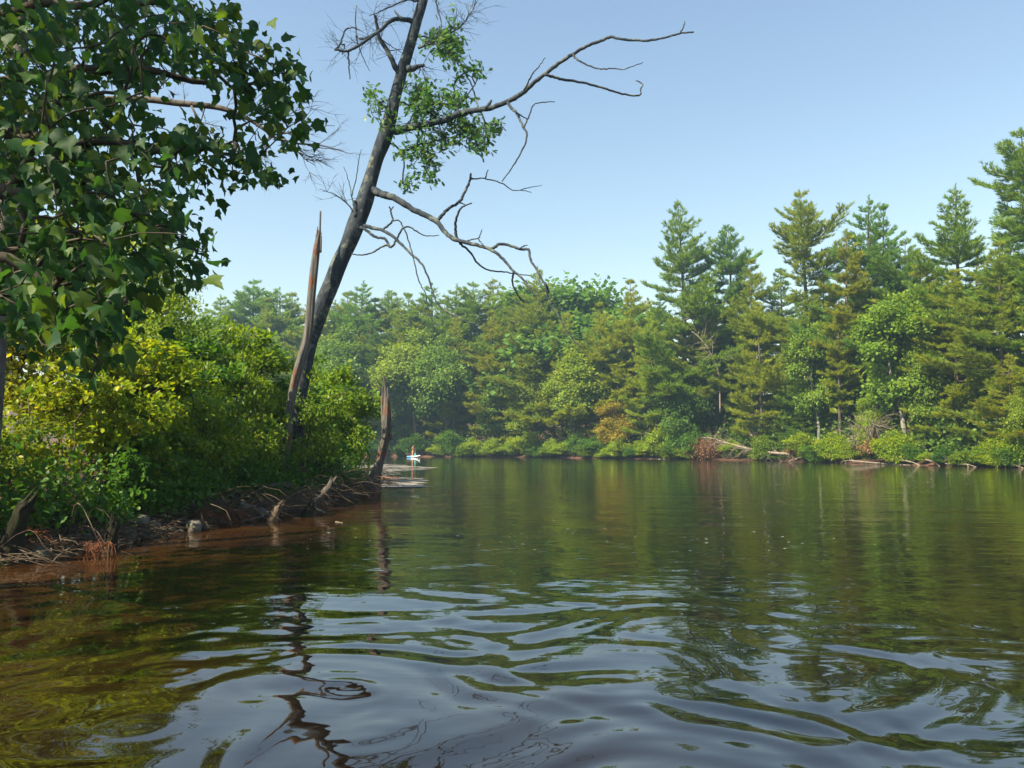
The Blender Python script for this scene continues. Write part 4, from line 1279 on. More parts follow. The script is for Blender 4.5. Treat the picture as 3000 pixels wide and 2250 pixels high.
# ------------------------------------------------------------------ bare-limbed tree whose dead bough shows right of the maple leaves
b0 = G(-60, 1640)
b0[2] = nz(b0[0], b0[1]) - 0.05
dt = thing("dead_limbed_tree", "grey tree at the left edge sending one dead twiggy bough out past the maple", "tree", loc=tuple(b0))
trk = np.array([b0, A(-30, 1200, 8.6), A(0, 800, 8.8), A(40, 400, 9.0), A(60, 100, 9.0), A(60, -500, 9.2)]) - b0
Cd = cr(trk, 30)
obj("trunk", Tubes().add(Cd, np.linspace(.14, .06, 30), 14, lumpy(4, .05, .6, 6)).build("dead_limbed_trunk", M_DEADWOOD), dt)
bp = [(40, 330, 9.0, 26), (200, 300, 8.8, 24), (400, 290, 8.6, 21), (520, 302, 8.5, 19), (640, 315, 8.4, 17), (720, 345, 8.4, 13), (775, 380, 8.4, 10), (800, 400, 8.4, 9), (870, 420, 8.4, 6), (930, 425, 8.4, 4), (1000, 440, 8.4, 2)]
Cb = cr(np.array([[*(A(u, v, Y) - b0), w * Y / F / 2] for u, v, Y, w in bp]), 60)
bough = obj("limb", Tubes().add(Cb[:, :3], np.abs(Cb[:, 3]), 9).build("dead_bough", M_DEADWOOD), dt)
dtw = Tubes()
r = np.random.default_rng(66)
def ftw(b, v, L_, rad, depth):
    s = np.linspace(0, 1, 6)
    Q = b + v * (L_ * s)[:, None] + np.cumsum(r.normal(size=(6, 3)) * 0.045 * L_, axis=0) * s[:, None]
    dtw.add(Q, rad * (1 - .75 * s), 4 if rad > .006 else 3)
    if depth > 0:
        for k in range(r.integers(4, 7)):
            f = r.uniform(.15, 1)
            bb = Q[int(f * 5)]
            ftw(bb, unit(v + r.normal(size=3) * .5 + np.array([.15, 0, .05])), L_ * r.uniform(.35, .65), rad * .5, depth - 1)
for u, v, du, dv, L_, rd in [(560, 310, 60, 90, .55, .014), (600, 316, -20, 80, .3, .008), (700, 340, 120, -40, .7, .008), (750, 370, 150, -60, .75, .009), (800, 395, 150, -30, .8, .011), (800, 400, 120, 60, .55, .012), (800, 400, -80, 70, .4, .009), (790, 395, -60, 150, .5, .010), (850, 415, 120, 90, .55, .008), (900, 425, 110, 20, .5, .007), (870, 420, 60, 160, .5, .006), (930, 425, 90, -50, .4, .005), (660, 320, 60, -90, .3, .005), (540, 305, 10, -60, .22, .004), (500, 300, 15, -60, .2, .004)]:
    b = A(u, v, 8.42) - b0
    e = A(u + du, v + dv, 8.42 + r.normal() * .12) - b0
    ftw(b, unit(e - b), L_, rd, 2)
obj("twig_growth", dtw.build("dead_bough_twigs", M_DEADWOOD), bough, kind="stuff")
# ------------------------------------------------------------------ driftwood, stubs, stones and roots of the near shore
GX, GY, GZ = NG
T_ = 3.0 * 1.006 ** np.arange(380)
def nz_many(x, y):
    i = np.clip(np.searchsorted(GX, x) - 1, 0, len(GX) - 2)
    j = np.clip(np.searchsorted(GY, y) - 1, 0, len(GY) - 2)
    a = np.clip((x - GX[i]) / (GX[i + 1] - GX[i]), 0, 1)
    b = np.clip((y - GY[j]) / (GY[j + 1] - GY[j]), 0, 1)
    return (GZ[j, i] * (1 - a) + GZ[j, i + 1] * a) * (1 - b) + (GZ[j + 1, i] * (1 - a) + GZ[j + 1, i + 1] * a) * b
def on_bank(u, v, lift=0.0):
    """first point of the line of sight that touches the bank or the water"""
    d = ray(u, v)
    P = np.array([0, 0, CAMH]) + d * (T_ / d[1])[:, None]
    g = np.maximum(nz_many(P[:, 0], P[:, 1]), 0.0) + lift
    k = np.nonzero(P[:, 2] <= g)[0]
    p = P[k[0]] if len(k) else G(u, v)
    return np.array([p[0], p[1], max(nz(p[0], p[1]), 0.0) + lift])
def wood(name, label, cat, pts, w0, w1, mat, group=None, sides=9, amp=0.06, seed=0, end=None):
    """a piece of wood traced along photo points (u, v, lift above the ground)"""
    P = np.array([on_bank(*p) for p in pts])
    Y = P[:, 1].mean()
    C = cr(P, max(8, 6 * len(pts)))
    r = np.random.default_rng(seed + int(pts[0][0]))
    n = len(C)
    C[1:-1] += r.normal(size=(n - 2, 3)) * 0.004 * Y / 10
    o = C[0].copy()
    rad = np.linspace(w0, w1, n) * Y / F / 2 * (1 + .07 * r.normal(size=n))
    me = Tubes().add(C - o, np.abs(rad), sides, lumpy(seed + 3, amp, .8, 5)).build(name, mat)
    ob = obj(name, me, label=label, category=cat)
    ob.location = o
    if group:
        ob["group"] = group
    return ob

DL = "driftwood logs on the near shore"
wood("driftwood_log", "thick reddish log lying at the waterline left of the upright stub", "log", [(88, 1611, .05), (163, 1599, .05), (225, 1600, .05), (278, 1610, .05)], 22, 24, M_REDWOOD, DL, 12)
wood("driftwood_log", "thinner grey-brown log lying above the reddish log", "log", [(130, 1586, .07), (210, 1590, .07), (300, 1600, .05)], 12, 8, M_DEADWOOD, DL)
wood("driftwood_log", "short pale chunk of wood at the left end of the reddish log", "log", [(95, 1606, .05), (135, 1598, .07)], 12, 7, M_DRIFT, DL)
wood("driftwood_log", "long thin fallen stem lying level below the shrubs", "log", [(300, 1452, .1), (393, 1440, .12), (500, 1434, .12), (600, 1434, .12), (690, 1440, .1)], 9, 6, M_DEADWOOD, DL)
wood("driftwood_log", "thick dark log end poking out between the root boulder and the broken stub", "log", [(700, 1486, .16), (735, 1492, .15), (778, 1505, .10)], 30, 22, M_DEADWOOD, DL, 12)
wood("driftwood_log", "thin stick slanting from the bank down to the broken stub", "log", [(705, 1530, .02), (750, 1518, .06), (800, 1502, .10)], 5, 3, M_DEADWOOD, DL)
wood("driftwood_log", "curved bare stick arching over the root tangle", "log", [(735, 1455, .15), (775, 1430, .35), (820, 1418, .4), (853, 1416, .4)], 5, 3, M_DEADWOOD, DL)
wood("driftwood_log", "stick sloping down right from the arching stick", "log", [(843, 1422, .38), (880, 1448, .2), (909, 1473, .05)], 5, 4, M_DEADWOOD, DL)
wood("driftwood_log", "short pale stick reaching over the water by the leaning stub", "log", [(925, 1490, .08), (952, 1503, .03)], 6, 3, M_DRIFT, DL)
wood("driftwood_log", "level grey stick left of the broken grey stump", "log", [(975, 1430, .2), (1000, 1428, .2), (1030, 1425, .18)], 4, 3, M_DEADWOOD, DL)
wood("driftwood_log", "bare stem leaning from lower left up into the yellow shrubs", "log", [(90, 1475, .25), (206, 1429, .35), (250, 1395, .42), (282, 1362, .5)], 9, 6, M_DEADWOOD, DL)
wood("driftwood_log", "second bare stem leaning up into the shrubs, right of the first", "log", [(195, 1432, .3), (240, 1411, .4), (300, 1390, .45), (360, 1371, .5)], 9, 5, M_DEADWOOD, DL)
wood("floating_stick", "short orange-brown stick floating right of the broken grey stump", "stick", [(1108, 1397, .03), (1130, 1400, .02), (1168, 1401, .02)], 5, 3.5, M_REDWOOD)
wood("floating_stick", "tiny stick floating in the dark water before the near bank", "stick", [(983, 1529, .01), (1003, 1532, .01)], 2.6, 2, M_DRIFT)

def stub(name, label, px, Y, mat, spikes=(), seed=1, cat="stump", jag=9):
    o = snag(name, label, px, Y, mat, seed, spikes, sides=20, amp=0.14, jag=jag)
    o["category"] = cat
    o["group"] = "broken stubs standing along the near waterline"
    return o
def dist_of(u, v):
    return float(G(u, v)[1])
stub("tree_stub", "upright dark broken post-like stub with an orange torn edge beside the reddish log", [(323, 1632, 44), (327, 1600, 36), (330, 1570, 32), (333, 1550, 30), (335, 1530, 27)], dist_of(323, 1626), M_MOSSY,
     ([(305, 1602, 9), (311, 1570, 8), (317, 1535, 4)],), 11)
stub("tree_stub", "dark thick mossy trunk stub at the far left edge of the waterline", [(10, 1662, 96), (30, 1600, 66), (50, 1540, 56), (66, 1500, 54), (80, 1480, 46)], dist_of(20, 1652), M_MOSSY, (), 12)
stub("tree_stub", "short jagged reddish stub at the waterline below the snag", [(795, 1532, 40), (803, 1510, 32), (812, 1494, 26), (817, 1486, 20)], dist_of(795, 1527), M_TWIG,
     ([(786, 1525, 9), (796, 1500, 7), (803, 1480, 3)],), 13)
stub("tree_stub", "grey stub leaning right with a pale cut end", [(905, 1500, 34), (925, 1472, 26), (948, 1446, 23), (965, 1425, 20), (973, 1411, 18)], dist_of(920, 1490), M_DEADWOOD, (), 14)
stub("tree_stub", "low dark block-like stump in the water under the leaning stub", [(900, 1516, 40), (904, 1500, 34), (909, 1486, 26)], dist_of(902, 1512), M_MOSSY, (), 15)

# stones
def stone_mesh(seed):
    r = np.random.default_rng(seed)
    nu, nv = 14, 9
    V = []
    dirs = [unit(r.normal(size=3)) for _ in range(7)]
    amps = r.uniform(.05, .16, 7)
    for j in range(nv + 1):
        th = math.pi * j / nv
        for i in range(nu):
            a = 2 * math.pi * i / nu
            d = np.array([math.sin(th) * math.cos(a), math.sin(th) * math.sin(a), math.cos(th)])
            s = 1 - sum(am * max(0, np.dot(d, dd) - .3) for am, dd in zip(amps * 3, dirs))
            V.append(d * s)
    q = [[j * nu + i, (j + 1) * nu + i, (j + 1) * nu + (i + 1) % nu, j * nu + (i + 1) % nu] for j in range(nv) for i in range(nu)]
    return mesh_np("shore_stone", np.array(V), [np.array(q)], smooth=True, mats=(M_STONE,))
sm = [stone_mesh(i) for i in range(6)]
ST = [(110, 1640, 62), (157, 1627, 16), (190, 1624, 14), (205, 1577, 15), (231, 1572, 16), (252, 1578, 26), (300, 1618, 12), (345, 1600, 20), (380, 1572, 40), (377, 1594, 30), (405, 1583, 16), (424, 1563, 26), (415, 1540, 56), (445, 1575, 22), (455, 1545, 34), (480, 1562, 20), (505, 1556, 26), (530, 1563, 22), (563, 1556, 62), (600, 1545, 22), (640, 1518, 60), (675, 1530, 18), (1010, 1462, 30), (990, 1458, 22), (1030, 1455, 20), (965, 1468, 24)]
r = np.random.default_rng(5)
SPEC = {0: "large rounded grey boulder at the water near the left edge", 8: "flat-topped grey stone, large, right of the upright stub", 12: "pale stone set high among roots above the flat-topped stone", 18: "large grey boulder at the waterline in the middle of the stones", 20: "boulder overgrown by a fan of red roots"}
cnt_ = 0
for i, (u, v, w) in enumerate(sorted(ST)):
    p = on_bank(u, v, 0.0)
    s = w * p[1] / F / 2 * 1.25
    o = obj("shore_stone", sm[i % 6])
    o.location = (p[0], p[1], p[2] + s * .22)
    o.scale = (s, s * r.uniform(.7, 1.1), s * r.uniform(.5, .75))
    o.rotation_euler = (r.normal() * .15, r.normal() * .15, r.uniform(0, 6.28))
    k = ST.index((u, v, w))
    o["category"] = "stone"
    o["group"] = "stones along the near waterline"
    cnt_ += 1
    o["label"] = SPEC.get(k, f"{ORD[cnt_]} stone counting from the left along the near waterline")

# roots and twig litter
def root_fan(label, u, v, n, L_, seed, spread=(-1.2, 1.2), rad=.011):
    r = np.random.default_rng(seed)
    b = on_bank(u, v, .12)
    tb = Tubes()
    for i in range(n):
        a = r.uniform(*spread)
        d = np.array([math.cos(a), -abs(math.sin(a)) * .9, 0])
        l = L_ * r.uniform(.4, 1.15)
        s = np.linspace(0, 1, 8)
        Q = np.array([0, 0, .02]) + r.normal(size=3) * np.array([.09, .09, .03]) + d * (l * s)[:, None] + np.array([0, 0, 1]) * (.07 * np.sin(s * 3) - .22 * s)[:, None] + np.cumsum(r.normal(size=(8, 3)) * .03 * l, axis=0)
        W_ = Q + b
        Q[:, 2] = np.maximum(Q[:, 2], [nz(x[0], x[1]) - b[2] + .01 if nz(x[0], x[1]) > 0 else -b[2] - .02 for x in W_])
        tb.add(Q, rad * r.uniform(.5, 1.2) * (1 - .7 * s), 4)
    o = thing("exposed_roots", label, "roots", loc=tuple(b), group="fans of bare red roots on the near shore")
    obj("root_strands", tb.build("exposed_roots", M_ROOT), o, kind="stuff")
root_fan("fan of bare red roots spilling over a boulder at mid shore", 650, 1508, 60, .55, 1)
root_fan("small knot of bright red roots in the water at the upright stub", 292, 1602, 40, .2, 2, (.4, 2.7), .005)
root_fan("tuft of red roots under the dark trunk stub", 92, 1560, 26, .3, 3, (-.4, 2.2), .008)
root_fan("red roots left of the boulder fan, against the bank", 600, 1505, 30, .4, 4, (.3, 2.6))
root_fan("dull roots hanging round the foot of the broken grey stump", 1065, 1432, 40, .7, 6, (-.3, 3.2), .014)

def litter():
    r = np.random.default_rng(8)
    tb = Tubes()
    k = 0
    while k < 2600:
        u = r.uniform(-80, 1100)
        vs = np.interp(u, [p[0] for p in NEAR_PX[:10]], [p[1] for p in NEAR_PX[:10]])
        if u < 560 and r.uniform() < .68:
            continue
        v = vs - r.gamma(1.4, 40)
        p = on_bank(u, v, r.uniform(0, .10))
        if p[1] > 24 or p[1] < 5:
            continue
        a = r.normal() * .6 + (0 if r.uniform() < .7 else 1.5)
        L_ = r.gamma(2.2, .13) + .06
        s = np.linspace(0, 1, 4)
        Q = p + np.array([math.cos(a), math.sin(a) * .7, r.normal() * .25]) * (L_ * (s - .5))[:, None] + np.cumsum(r.normal(size=(4, 3)) * .035 * L_, axis=0)
        Q[:, 2] = np.maximum(Q[:, 2], .012)
        tb.add(Q, r.uniform(.003, .010) * (1 - .6 * s), 3)
        k += 1
    return tb.build("twig_litter", M_TWIG)
obj("twig_litter", litter(), kind="stuff", label="brown dead twigs and needles littering the near waterline", category="litter")

def tangle():
    """longer dead branches and roots hanging over the lip of the bank"""
    r = np.random.default_rng(18)
    tb = Tubes()
    for k in range(520):
        u = 1110 - 560 * r.beta(1, 1.3) if r.uniform() < .97 else r.uniform(-60, 250)
        vs = np.interp(u, [p[0] for p in NEAR_PX[:10]], [p[1] for p in NEAR_PX[:10]])
        p = on_bank(u, vs - abs(r.normal()) * 26 - 10, .05)
        L_ = r.uniform(.35, 1.2)
        a = r.uniform(-.7, .7) + (math.pi if r.uniform() < .4 else 0)
        s = np.linspace(0, 1, 7)
        d = np.array([math.cos(a), math.sin(a) - .35, 0])
        Q = p + d * (L_ * s)[:, None] + np.array([0, 0, 1]) * (r.uniform(.05, .5) * np.sin(s * 2.6) * L_ - r.uniform(0, .15) * s)[:, None] + np.cumsum(r.normal(size=(7, 3)) * .045 * L_, axis=0) * s[:, None]
        Q[:, 2] = np.maximum(Q[:, 2], .01)
        tb.add(Q, r.uniform(.004, .012) * (1 - .75 * s), 4)
    return tb.build("branch_tangle", M_TWIG)
obj("branch_tangle", tangle(), kind="stuff", label="tangle of dead branches and roots along the lip of the near bank", category="branches")

def low_growth():
    r = np.random.default_rng(28)
    C = []
    while len(C) < 900:
        u = r.uniform(-200, 1090)
        if u < 330 and r.uniform() < .6:
            continue
        vs = np.interp(u, [p[0] for p in NEAR_PX[:10]], [p[1] for p in NEAR_PX[:10]])
        p = on_bank(u, vs - 22 - r.gamma(2.0, 22), 0)
        if not 6 < p[1] < 24 or nz(p[0], p[1]) < .18:
            continue
        C.append(p + np.array([0, 0, r.gamma(2.2, .15)]))
    C = np.array(C)
    per = 16
    who = np.repeat(np.arange(len(C)), per)
    n = len(who)
    pos = C[who] + r.normal(size=(n, 3)) * np.array([.14, .14, .10])
    return leaves(LEAF_OVAL, pos, r.normal(size=(n, 3)) * .6 + np.array([.1, -.3, -.2]), r.normal(size=(n, 3)) * .5 + np.array([0, -.2, 1]), .10 * r.uniform(.5, 1.2, n), np.clip(r.normal(.3, .2, len(C))[who], 0, 1), "low_growth", M_SHRUB)
o = obj("low_growth", low_growth(), kind="stuff", label="low leafy ground cover beneath the near bank shrubs", category="ground cover")
o.color = (.8, .95, .9, 1)

# ------------------------------------------------------------------ fallen dead trees and driftwood of the far shore
def far_pt(u, v, lift=0.0, inset=0.0):
    Y = shore_Y(u) + inset
    p = A(u, v, Y)
    return p
def deadfall(label, pts, w0, w1, nb, L_, mat, seed, group, name="fallen_tree", cat="fallen tree", up=0.2, inset=-0.1, twigs=True):
    r = np.random.default_rng(seed)
    P = np.array([far_pt(u, v, 0, inset + (k[0] if k else 0)) for u, v, *k in pts])
    C = cr(P, 24)
    Y = P[:, 1].mean()
    o = C[0].copy()
    root = thing(name, label, cat, loc=tuple(o), group=group)
    s = np.linspace(0, 1, 24)
    obj("trunk", Tubes().add(C - o, 0.7 * (w0 + (w1 - w0) * s) * Y / F / 2, 8).build(name + "_trunk", mat), root)
    tb = Tubes()
    for i in range(nb):
        j = int(r.uniform(.12, 1) * 22)
        b = C[j] - o
        d = unit(C[j + 1] - C[j])
        v = unit(d * .6 + r.normal(size=3) * .7 + np.array([0, 0, up]))
        l = L_ * r.uniform(.35, 1.1)
        q_ = np.linspace(0, 1, 6)
        Q = b + v * (l * q_)[:, None] + np.cumsum(r.normal(size=(6, 3)) * .06 * l, axis=0) * q_[:, None]
        tb.add(Q, .035 * (1 - .8 * q_), 3)
        if twigs:
            for m in range(3):
                bb = Q[r.integers(1, 5)]
                vv = unit(v + r.normal(size=3) * .7)
                Q2 = bb + vv * (l * .45 * q_)[:, None] + np.cumsum(r.normal(size=(6, 3)) * .03 * l, axis=0)
                tb.add(Q2, .02 * (1 - .7 * q_), 3)
    obj("branches", tb.build(name + "_branches", mat), root, kind="stuff")
    return root
FD = "fallen dead trees on the far shore"
deadfall("long bare fallen trunk sloping down right over the far waterline", [(2318, 1331), (2250, 1325), (2190, 1314), (2130, 1298), (2085, 1284), (2060, 1282)], 12, 4, 46, 2.2, M_DRIFT, 1, FD, up=-.3)
deadfall("second thin dead trunk slanting behind the long fallen one", [(2275, 1323, 1.2), (2220, 1290, 1.6), (2173, 1252, 2.0)], 6, 3, 10, 1.2, M_DRIFT, 2, FD)
deadfall("arched heap of grey dead branches left of the two pale stems", [(2500, 1310, 1), (2520, 1270, 1), (2550, 1245, 1.2), (2580, 1250, 1.2)], 8, 4, 70, 2.2, M_DRIFT, 3, FD, up=-.5)
deadfall("bare grey leaning dead tree below the pointed pine", [(2110, 1210, 2.5), (2106, 1100, 2.5), (2085, 1040, 2.5), (2050, 990, 2.5), (2005, 955, 2.5)], 7, 2, 26, 3.0, M_DRIFT, 4, FD)
DW = "bleached driftwood along the far waterline"
dw = [([(2490, 1350), (2560, 1356), (2640, 1362), (2712, 1369)], 8, 5, "longest bleached driftwood trunk at the foot of the right bank"), ([(2600, 1352), (2650, 1350), (2680, 1357), (2700, 1367)], 6, 4, "bent driftwood branch above the longest bleached trunk"),
      ([(2712, 1346), (2735, 1354), (2757, 1368)], 7, 4, "short steep driftwood piece right of the longest bleached trunk"), ([(2770, 1358), (2800, 1362), (2830, 1360), (2860, 1368)], 6, 3, "wavy driftwood branch under the shaded gap of the right bank"),
      ([(2945, 1354), (2970, 1362), (2998, 1371)], 6, 4, "driftwood piece sloping into the water at the right edge"), ([(2910, 1372), (2960, 1373), (2998, 1374)], 5, 4, "low flat driftwood strip by the right edge"), ([(2310, 1351), (2330, 1345), (2345, 1340)], 4, 3, "small stick standing out of the red bank below the lime shrub"),
      ([(2465, 1352), (2480, 1350), (2500, 1347)], 4, 3, "small pale stick left of the longest bleached trunk"), ([(1905, 1346), (1950, 1345), (1990, 1349)], 4, 3, "reddish stick along the waterline left of the brown dead branches"), ([(2555, 1368), (2600, 1370), (2650, 1369)], 4, 3, "thin stick floating below the longest bleached trunk")]
for i, (pts, w0, w1, lb) in enumerate(dw):
    deadfall(lb, pts, w0, w1, 5, .7, M_DRIFT, 20 + i, DW, name="driftwood", cat="driftwood", inset=-.25, twigs=False)
# dead brown brush hanging at the far waterline
r = np.random.default_rng(31)
def brush(label, u, v, ru, rv, n, mat, seed):
    r = np.random.default_rng(seed)
    Y = shore_Y(u) - .1
    b = A(u, v + rv, Y)
    root = thing("dead_brush", label, "brush", loc=tuple(b), group="dead brown brush at the far waterline")
    tb = Tubes()
    R_ = ru * Y / F
    Hh = 2 * rv * Y / F
    for i in range(90):
        s = np.linspace(0, 1, 5)
        e = np.array([r.normal() * R_ * .6, r.normal() * .5, Hh * r.uniform(.3, 1.05)])
        Q = e * s[:, None] + np.cumsum(r.normal(size=(5, 3)) * .08, axis=0) * s[:, None]
        tb.add(Q, .014 * (1 - .6 * s), 3)
    obj("stem", tb.build("dead_brush_stem", M_REDWOOD), root)
    pos = np.stack([r.normal(size=n) * R_ * .55, r.normal(size=n) * .5, Hh * r.beta(2, 2, n)], -1)
    obj("foliage", leaves(LEAF_FAR, pos, r.normal(size=(n, 3)) + np.array([0, 0, -1]), r.normal(size=(n, 3)), .16 * r.uniform(.5, 1.2, n), r.uniform(0, 1, n), "dead_brush_foliage", mat), root, kind="stuff")
brush("reddish brown dead brush drooping at the tip of the long fallen trunk", 2075, 1316, 40, 32, 2200, M_DEADLEAF, 1)
brush("small rust-red dead sprig at the root end of the long fallen trunk", 2322, 1320, 14, 9, 260, M_DEADLEAF, 2)
brush("dull brown dead brush below the arched branch heap", 2555, 1310, 26, 22, 700, M_DEADLEAF, 3)

# ------------------------------------------------------------------ floating pollen film and foam
def flecks(pts, sizes, seed, name, mat, z=.012):
    r = np.random.default_rng(seed)
    k = 7
    a = np.linspace(0, 2 * math.pi, k, endpoint=False)
    V, Fc = [], []
    for i, ((x, y), s) in enumerate(zip(pts, sizes)):
        rr = s * r.uniform(.6, 1.2, k)
        b = len(V)
        V += [(x + rr[j] * math.cos(a[j]) * 2.6, y + rr[j] * math.sin(a[j]), z + .0004 * (i % 7)) for j in range(k)]
        Fc.append(list(range(b, b + k)))
    return mesh_np(name, np.array(V), [np.array(Fc)], mats=(mat,))
M_FILM = plain_mat("pollen_film", (0.24, 0.215, 0.19), rough=.6, noise=.3, scale=2.0)
M_FOAM = plain_mat("foam", (0.72, 0.72, 0.68), rough=.4)
r = np.random.default_rng(3)
pts, sz = [], []
for i in range(900):
    v = 1362 + abs(r.normal()) * 9 if r.uniform() < .8 else r.uniform(1360, 1400)
    lim = np.interp(v, [1358, 1366, 1371, 1374, 1380, 1400], [1150, 1200, 1285, 1260, 1190, 1130])
    u = r.uniform(980, lim)
    p = G(u, v)
    pts.append(p[:2])
    sz.append(.03 + r.gamma(1.5, .045))
for i in range(160):
    u, v = r.uniform(1110, 1240), r.uniform(1400, 1428)
    p = G(u, v)
    pts.append(p[:2])
    sz.append(.03 + r.gamma(1.5, .03))
obj("pollen_film", flecks(pts, sz, 1, "pollen_film", M_FILM), kind="stuff", label="pale grey film of pollen flecks floating beyond the broken stump", category="pollen film")
pts, sz = [], []
for i in range(70):
    u, v = r.uniform(900, 2700), r.normal(1580, 26)
    if v < 1500:
        continue
    p = G(u, v)
    pts.append(p[:2])
    sz.append(r.uniform(.004, .010))
obj("foam_flecks", flecks(pts, sz, 2, "foam_flecks", M_FOAM, z=.016), kind="stuff", label="tiny white foam flecks scattered on the mid water", category="foam")

# ------------------------------------------------------------------ paddleboard, kneeling person, bag
bp_ = G(1211.5, 1340.0)
yaw = R(-52)
board = thing("paddleboard", "white and light blue inflatable paddleboard far off on the water", "paddleboard", loc=(bp_[0], bp_[1], 0), rz=yaw)
M_WHITE = plain_mat("board_white", (0.80, 0.80, 0.80), .35, .4, .03)
M_BLUE = plain_mat("board_blue", (0.13, 0.38, 0.80), .35, .4, .05)
M_GREYP = plain_mat("deck_pad", (0.55, 0.62, 0.70), .7, .2, .05)
def board_mesh(name, x0, x1, z0, z1, mat, inset=0.0):
    n = 22
    xs_ = np.linspace(x0, x1, n)
    V, q = [], []
    for x in xs_:
        t = x / 1.6
        w = 0.40 * max(0.0, 1 - abs(t) ** 3.2) ** 0.6 - inset
        w = max(w, .01)
        up = 0.16 * max(0, t) ** 3 + .03 * max(0, -t) ** 3
        V += [(x, -w, z0 + up + .03), (x, -w * .86, z1 + up), (x, w * .86, z1 + up), (x, w, z0 + up + .03), (x, w * .8, z0 + up), (x, -w * .8, z0 + up)]
    for i in range(n - 1):
        for j in range(6):
            q.append([i * 6 + j, (i + 1) * 6 + j, (i + 1) * 6 + (j + 1) % 6, i * 6 + (j + 1) % 6])
    caps = [[0, 1, 2, 3], [0, 3, 4, 5], [(n - 1) * 6 + k for k in (3, 2, 1, 0)], [(n - 1) * 6 + k for k in (5, 4, 3, 0)]]
    return mesh_np(name, np.array(V), [np.array(q), np.array(caps)], smooth=False, mats=(mat,))
obj("nose_half", board_mesh("board_nose", 0.0, 1.6, .03, .16, M_WHITE), board)
obj("tail_half", board_mesh("board_tail", -1.6, 0.0, .03, .16, M_BLUE), board)
obj("deck_pad", board_mesh("deck_pad", -.9, .5, .162, .17, M_GREYP, .08), board)
obj("fin", mesh_np("fin", np.array([(-1.35, -.01, .04), (-1.1, -.01, .04), (-1.4, -.01, -.2), (-1.35, .01, .04), (-1.1, .01, .04), (-1.4, .01, -.2)]), [np.array([[0, 1, 2], [5, 4, 3], [0, 3, 4], [0, 4, 1], [1, 4, 5], [1, 5, 2], [2, 5, 3], [2, 3, 0]])], mats=(M_BLUE,)), board)

M_SKIN = plain_mat("tanned_skin", (0.46, 0.20, 0.13), .55, .3, .06)
M_SUIT = plain_mat("red_swimwear", (0.42, 0.035, 0.045), .6, .2, .08)
M_HAIR = plain_mat("brown_hair", (0.10, 0.035, 0.02), .6, .3, .2)
M_TEAL = plain_mat("teal_bag", (0.01, 0.30, 0.29), .5, .3, .1)
cy_, sy_ = math.cos(yaw), math.sin(yaw)
def on_board(x, y, z):
    return (bp_[0] + x * cy_ - y * sy_, bp_[1] + x * sy_ + y * cy_, z)
person = thing("person", "person in red swimwear kneeling upright on the paddleboard, one hand raised to the head", "person", loc=on_board(-.12, 0, .17), rz=yaw)
def skin_body():
    J = {"pelvis": (0, 0, .50, .150), "belly": (.01, 0, .66, .125), "chest": (.02, 0, .86, .145), "neck0": (.02, 0, 1.02, .070), "neck": (.03, 0, 1.09, .055), "head0": (.05, 0, 1.17, .085), "head": (.05, 0, 1.27, .095), "crown": (.04, 0, 1.34, .070), "nose": (.125, 0, 1.225, .022),
         "hipL": (.02, .11, .46, .115), "kneeL": (.12, .15, .075, .070), "ankL": (-.30, .15, .05, .045), "toeL": (-.45, .15, .035, .035), "hipR": (.02, -.11, .46, .115), "kneeR": (.12, -.15, .075, .070), "ankR": (-.30, -.15, .05, .045), "toeR": (-.45, -.15, .035, .035),
         "shL": (.02, .17, .97, .070), "elL": (.10, .26, .72, .046), "wrL": (.24, .17, .55, .033), "haL": (.29, .14, .50, .036),
         "shR": (.02, -.17, .97, .070), "elR": (.22, -.30, 1.02, .046), "wrR": (.16, -.17, 1.22, .033), "haR": (.13, -.12, 1.28, .034)}
    E = [("pelvis", "belly"), ("belly", "chest"), ("chest", "neck0"), ("neck0", "neck"), ("neck", "head0"), ("head0", "head"), ("head", "crown"), ("head0", "nose"), ("pelvis", "hipL"), ("hipL", "kneeL"), ("kneeL", "ankL"), ("ankL", "toeL"), ("pelvis", "hipR"), ("hipR", "kneeR"), ("kneeR", "ankR"), ("ankR", "toeR"),
         ("chest", "shL"), ("shL", "elL"), ("elL", "wrL"), ("wrL", "haL"), ("chest", "shR"), ("shR", "elR"), ("elR", "wrR"), ("wrR", "haR")]
    for s, w in (("L", (.29, .14, .50)), ("R", (.13, -.12, 1.28))):
        dirv = np.array([.06, -.02, -.06]) if s == "L" else np.array([-.03, .05, .06])
        for f, off in enumerate([(-.03, .0, .0), (-.01, .01, .01), (.012, .012, .0), (.03, .0, -.01), (.02, -.03, .03)]):
            p = np.array(w) + np.array(off)
            J[f"f{s}{f}a"] = (*(p + dirv * .5), .0095)
            J[f"f{s}{f}b"] = (*(p + dirv * (1.0 if f < 4 else .7)), .008)
            E += [("ha" + s, f"f{s}{f}a"), (f"f{s}{f}a", f"f{s}{f}b")]
    names = list(J)
    me = bpy.data.meshes.new("person_body")
    me.from_pydata([J[k][:3] for k in names], [(names.index(a), names.index(b)) for a, b in E], [])
    me.materials.append(M_SKIN)
    ob = obj("body", me, person)
    m = ob.modifiers.new("skin", 'SKIN')
    m.use_smooth_shade = True
    for i, k in enumerate(names):
        sv = me.skin_vertices[0].data[i]
        rr = J[k][3]
        sv.radius = (rr, rr)
        sv.use_root = (k == "pelvis")
    ob.modifiers.new("sub", 'SUBSURF').levels = 2
    ob.modifiers["sub"].render_levels = 2
    return ob
skin_body()
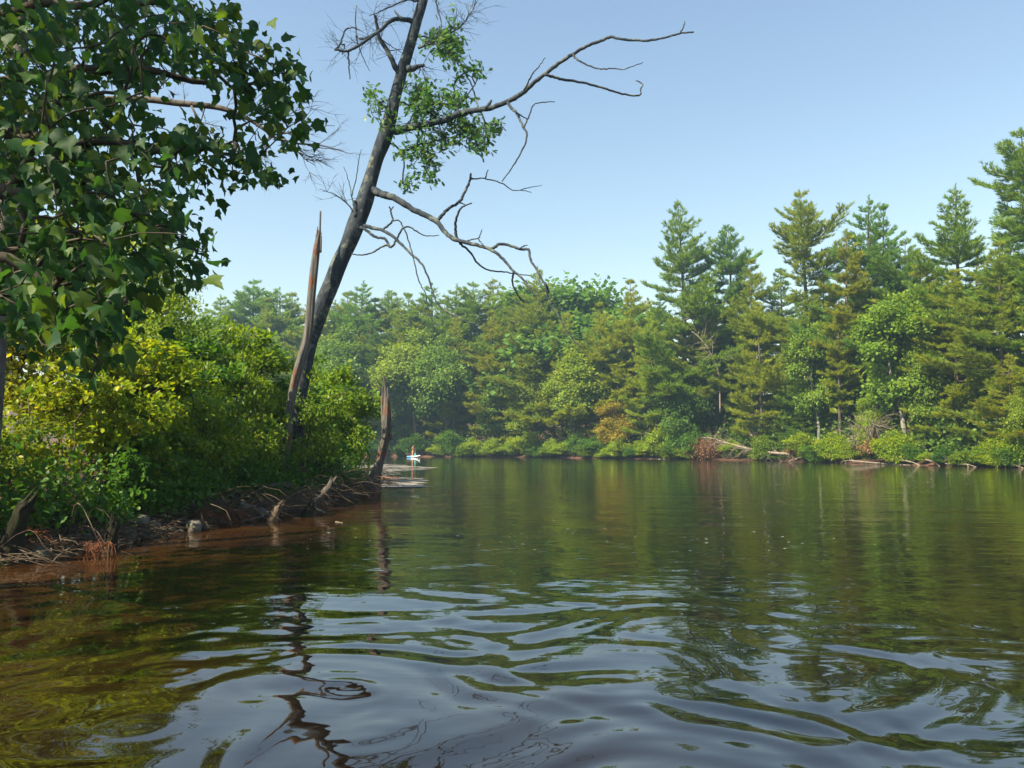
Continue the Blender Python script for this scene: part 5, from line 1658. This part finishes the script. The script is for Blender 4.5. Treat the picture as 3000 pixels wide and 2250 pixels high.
def ellip(name, c, rad, mat, parent, cut=None, nu=16, nv=10):
    V, q = [], []
    for j in range(nv + 1):
        th = math.pi * j / nv
        for i in range(nu):
            a = 2 * math.pi * i / nu
            V.append((c[0] + rad[0] * math.sin(th) * math.cos(a), c[1] + rad[1] * math.sin(th) * math.sin(a), c[2] + rad[2] * math.cos(th)))
    q = [[j * nu + i, (j + 1) * nu + i, (j + 1) * nu + (i + 1) % nu, j * nu + (i + 1) % nu] for j in range(nv) for i in range(nu)]
    return obj(name, mesh_np(name, np.array(V), [np.array(q)], smooth=True, mats=(mat,)), parent)
ellip("hair", (.015, 0, 1.275), (.115, .108, .125), M_HAIR, person)
ellip("swim_top", (.03, 0, .885), (.150, .165, .060), M_SUIT, person)
ellip("swim_bottom", (.005, 0, .475), (.165, .205, .080), M_SUIT, person)
bag = thing("dry_bag", "small teal roll-top bag on the board in front of the kneeling person", "bag", loc=on_board(.45, 0, .175), rz=yaw)
def lathe(name, prof, mat, parent, nu=16):
    V = [(rr * math.cos(2 * math.pi * i / nu), rr * .8 * math.sin(2 * math.pi * i / nu), z) for rr, z in prof for i in range(nu)]
    q = [[j * nu + i, j * nu + (i + 1) % nu, (j + 1) * nu + (i + 1) % nu, (j + 1) * nu + i] for j in range(len(prof) - 1) for i in range(nu)]
    return obj(name, mesh_np(name, np.array(V), [np.array(q)], smooth=True, mats=(mat,)), parent)
lathe("bag_body", [(.01, 0), (.15, .01), (.17, .08), (.17, .22), (.13, .29), (.06, .32), (.01, .33)], M_TEAL, bag)
lathe("rolled_top", [(.01, .32), (.11, .325), (.12, .35), (.11, .375), (.01, .38)], M_TEAL, bag)

# ------------------------------------------------------------------ summer haze
hm, nt, out = nodes_of("summer_haze")
pv = nt.nodes.new("ShaderNodeVolumePrincipled")
pv.inputs["Color"].default_value = (0.50, 0.76, 1.0, 1)
pv.inputs["Density"].default_value = 0.0007
pv.inputs["Anisotropy"].default_value = 0.2
nt.links.new(pv.outputs[0], out.inputs["Volume"])
x0, x1, y0, y1, z0, z1 = -345, 345, -40, 430, -4, 42
HV = np.array([(x, y, z) for z in (z0, z1) for y in (y0, y1) for x in (x0, x1)])
obj("haze", mesh_np("haze", HV, [np.array([[0, 2, 3, 1], [4, 5, 7, 6], [0, 1, 5, 4], [2, 6, 7, 3], [0, 4, 6, 2], [1, 3, 7, 5]])], mats=(hm,)), kind="stuff", label="thin bluish summer haze hanging over the lake", category="haze")
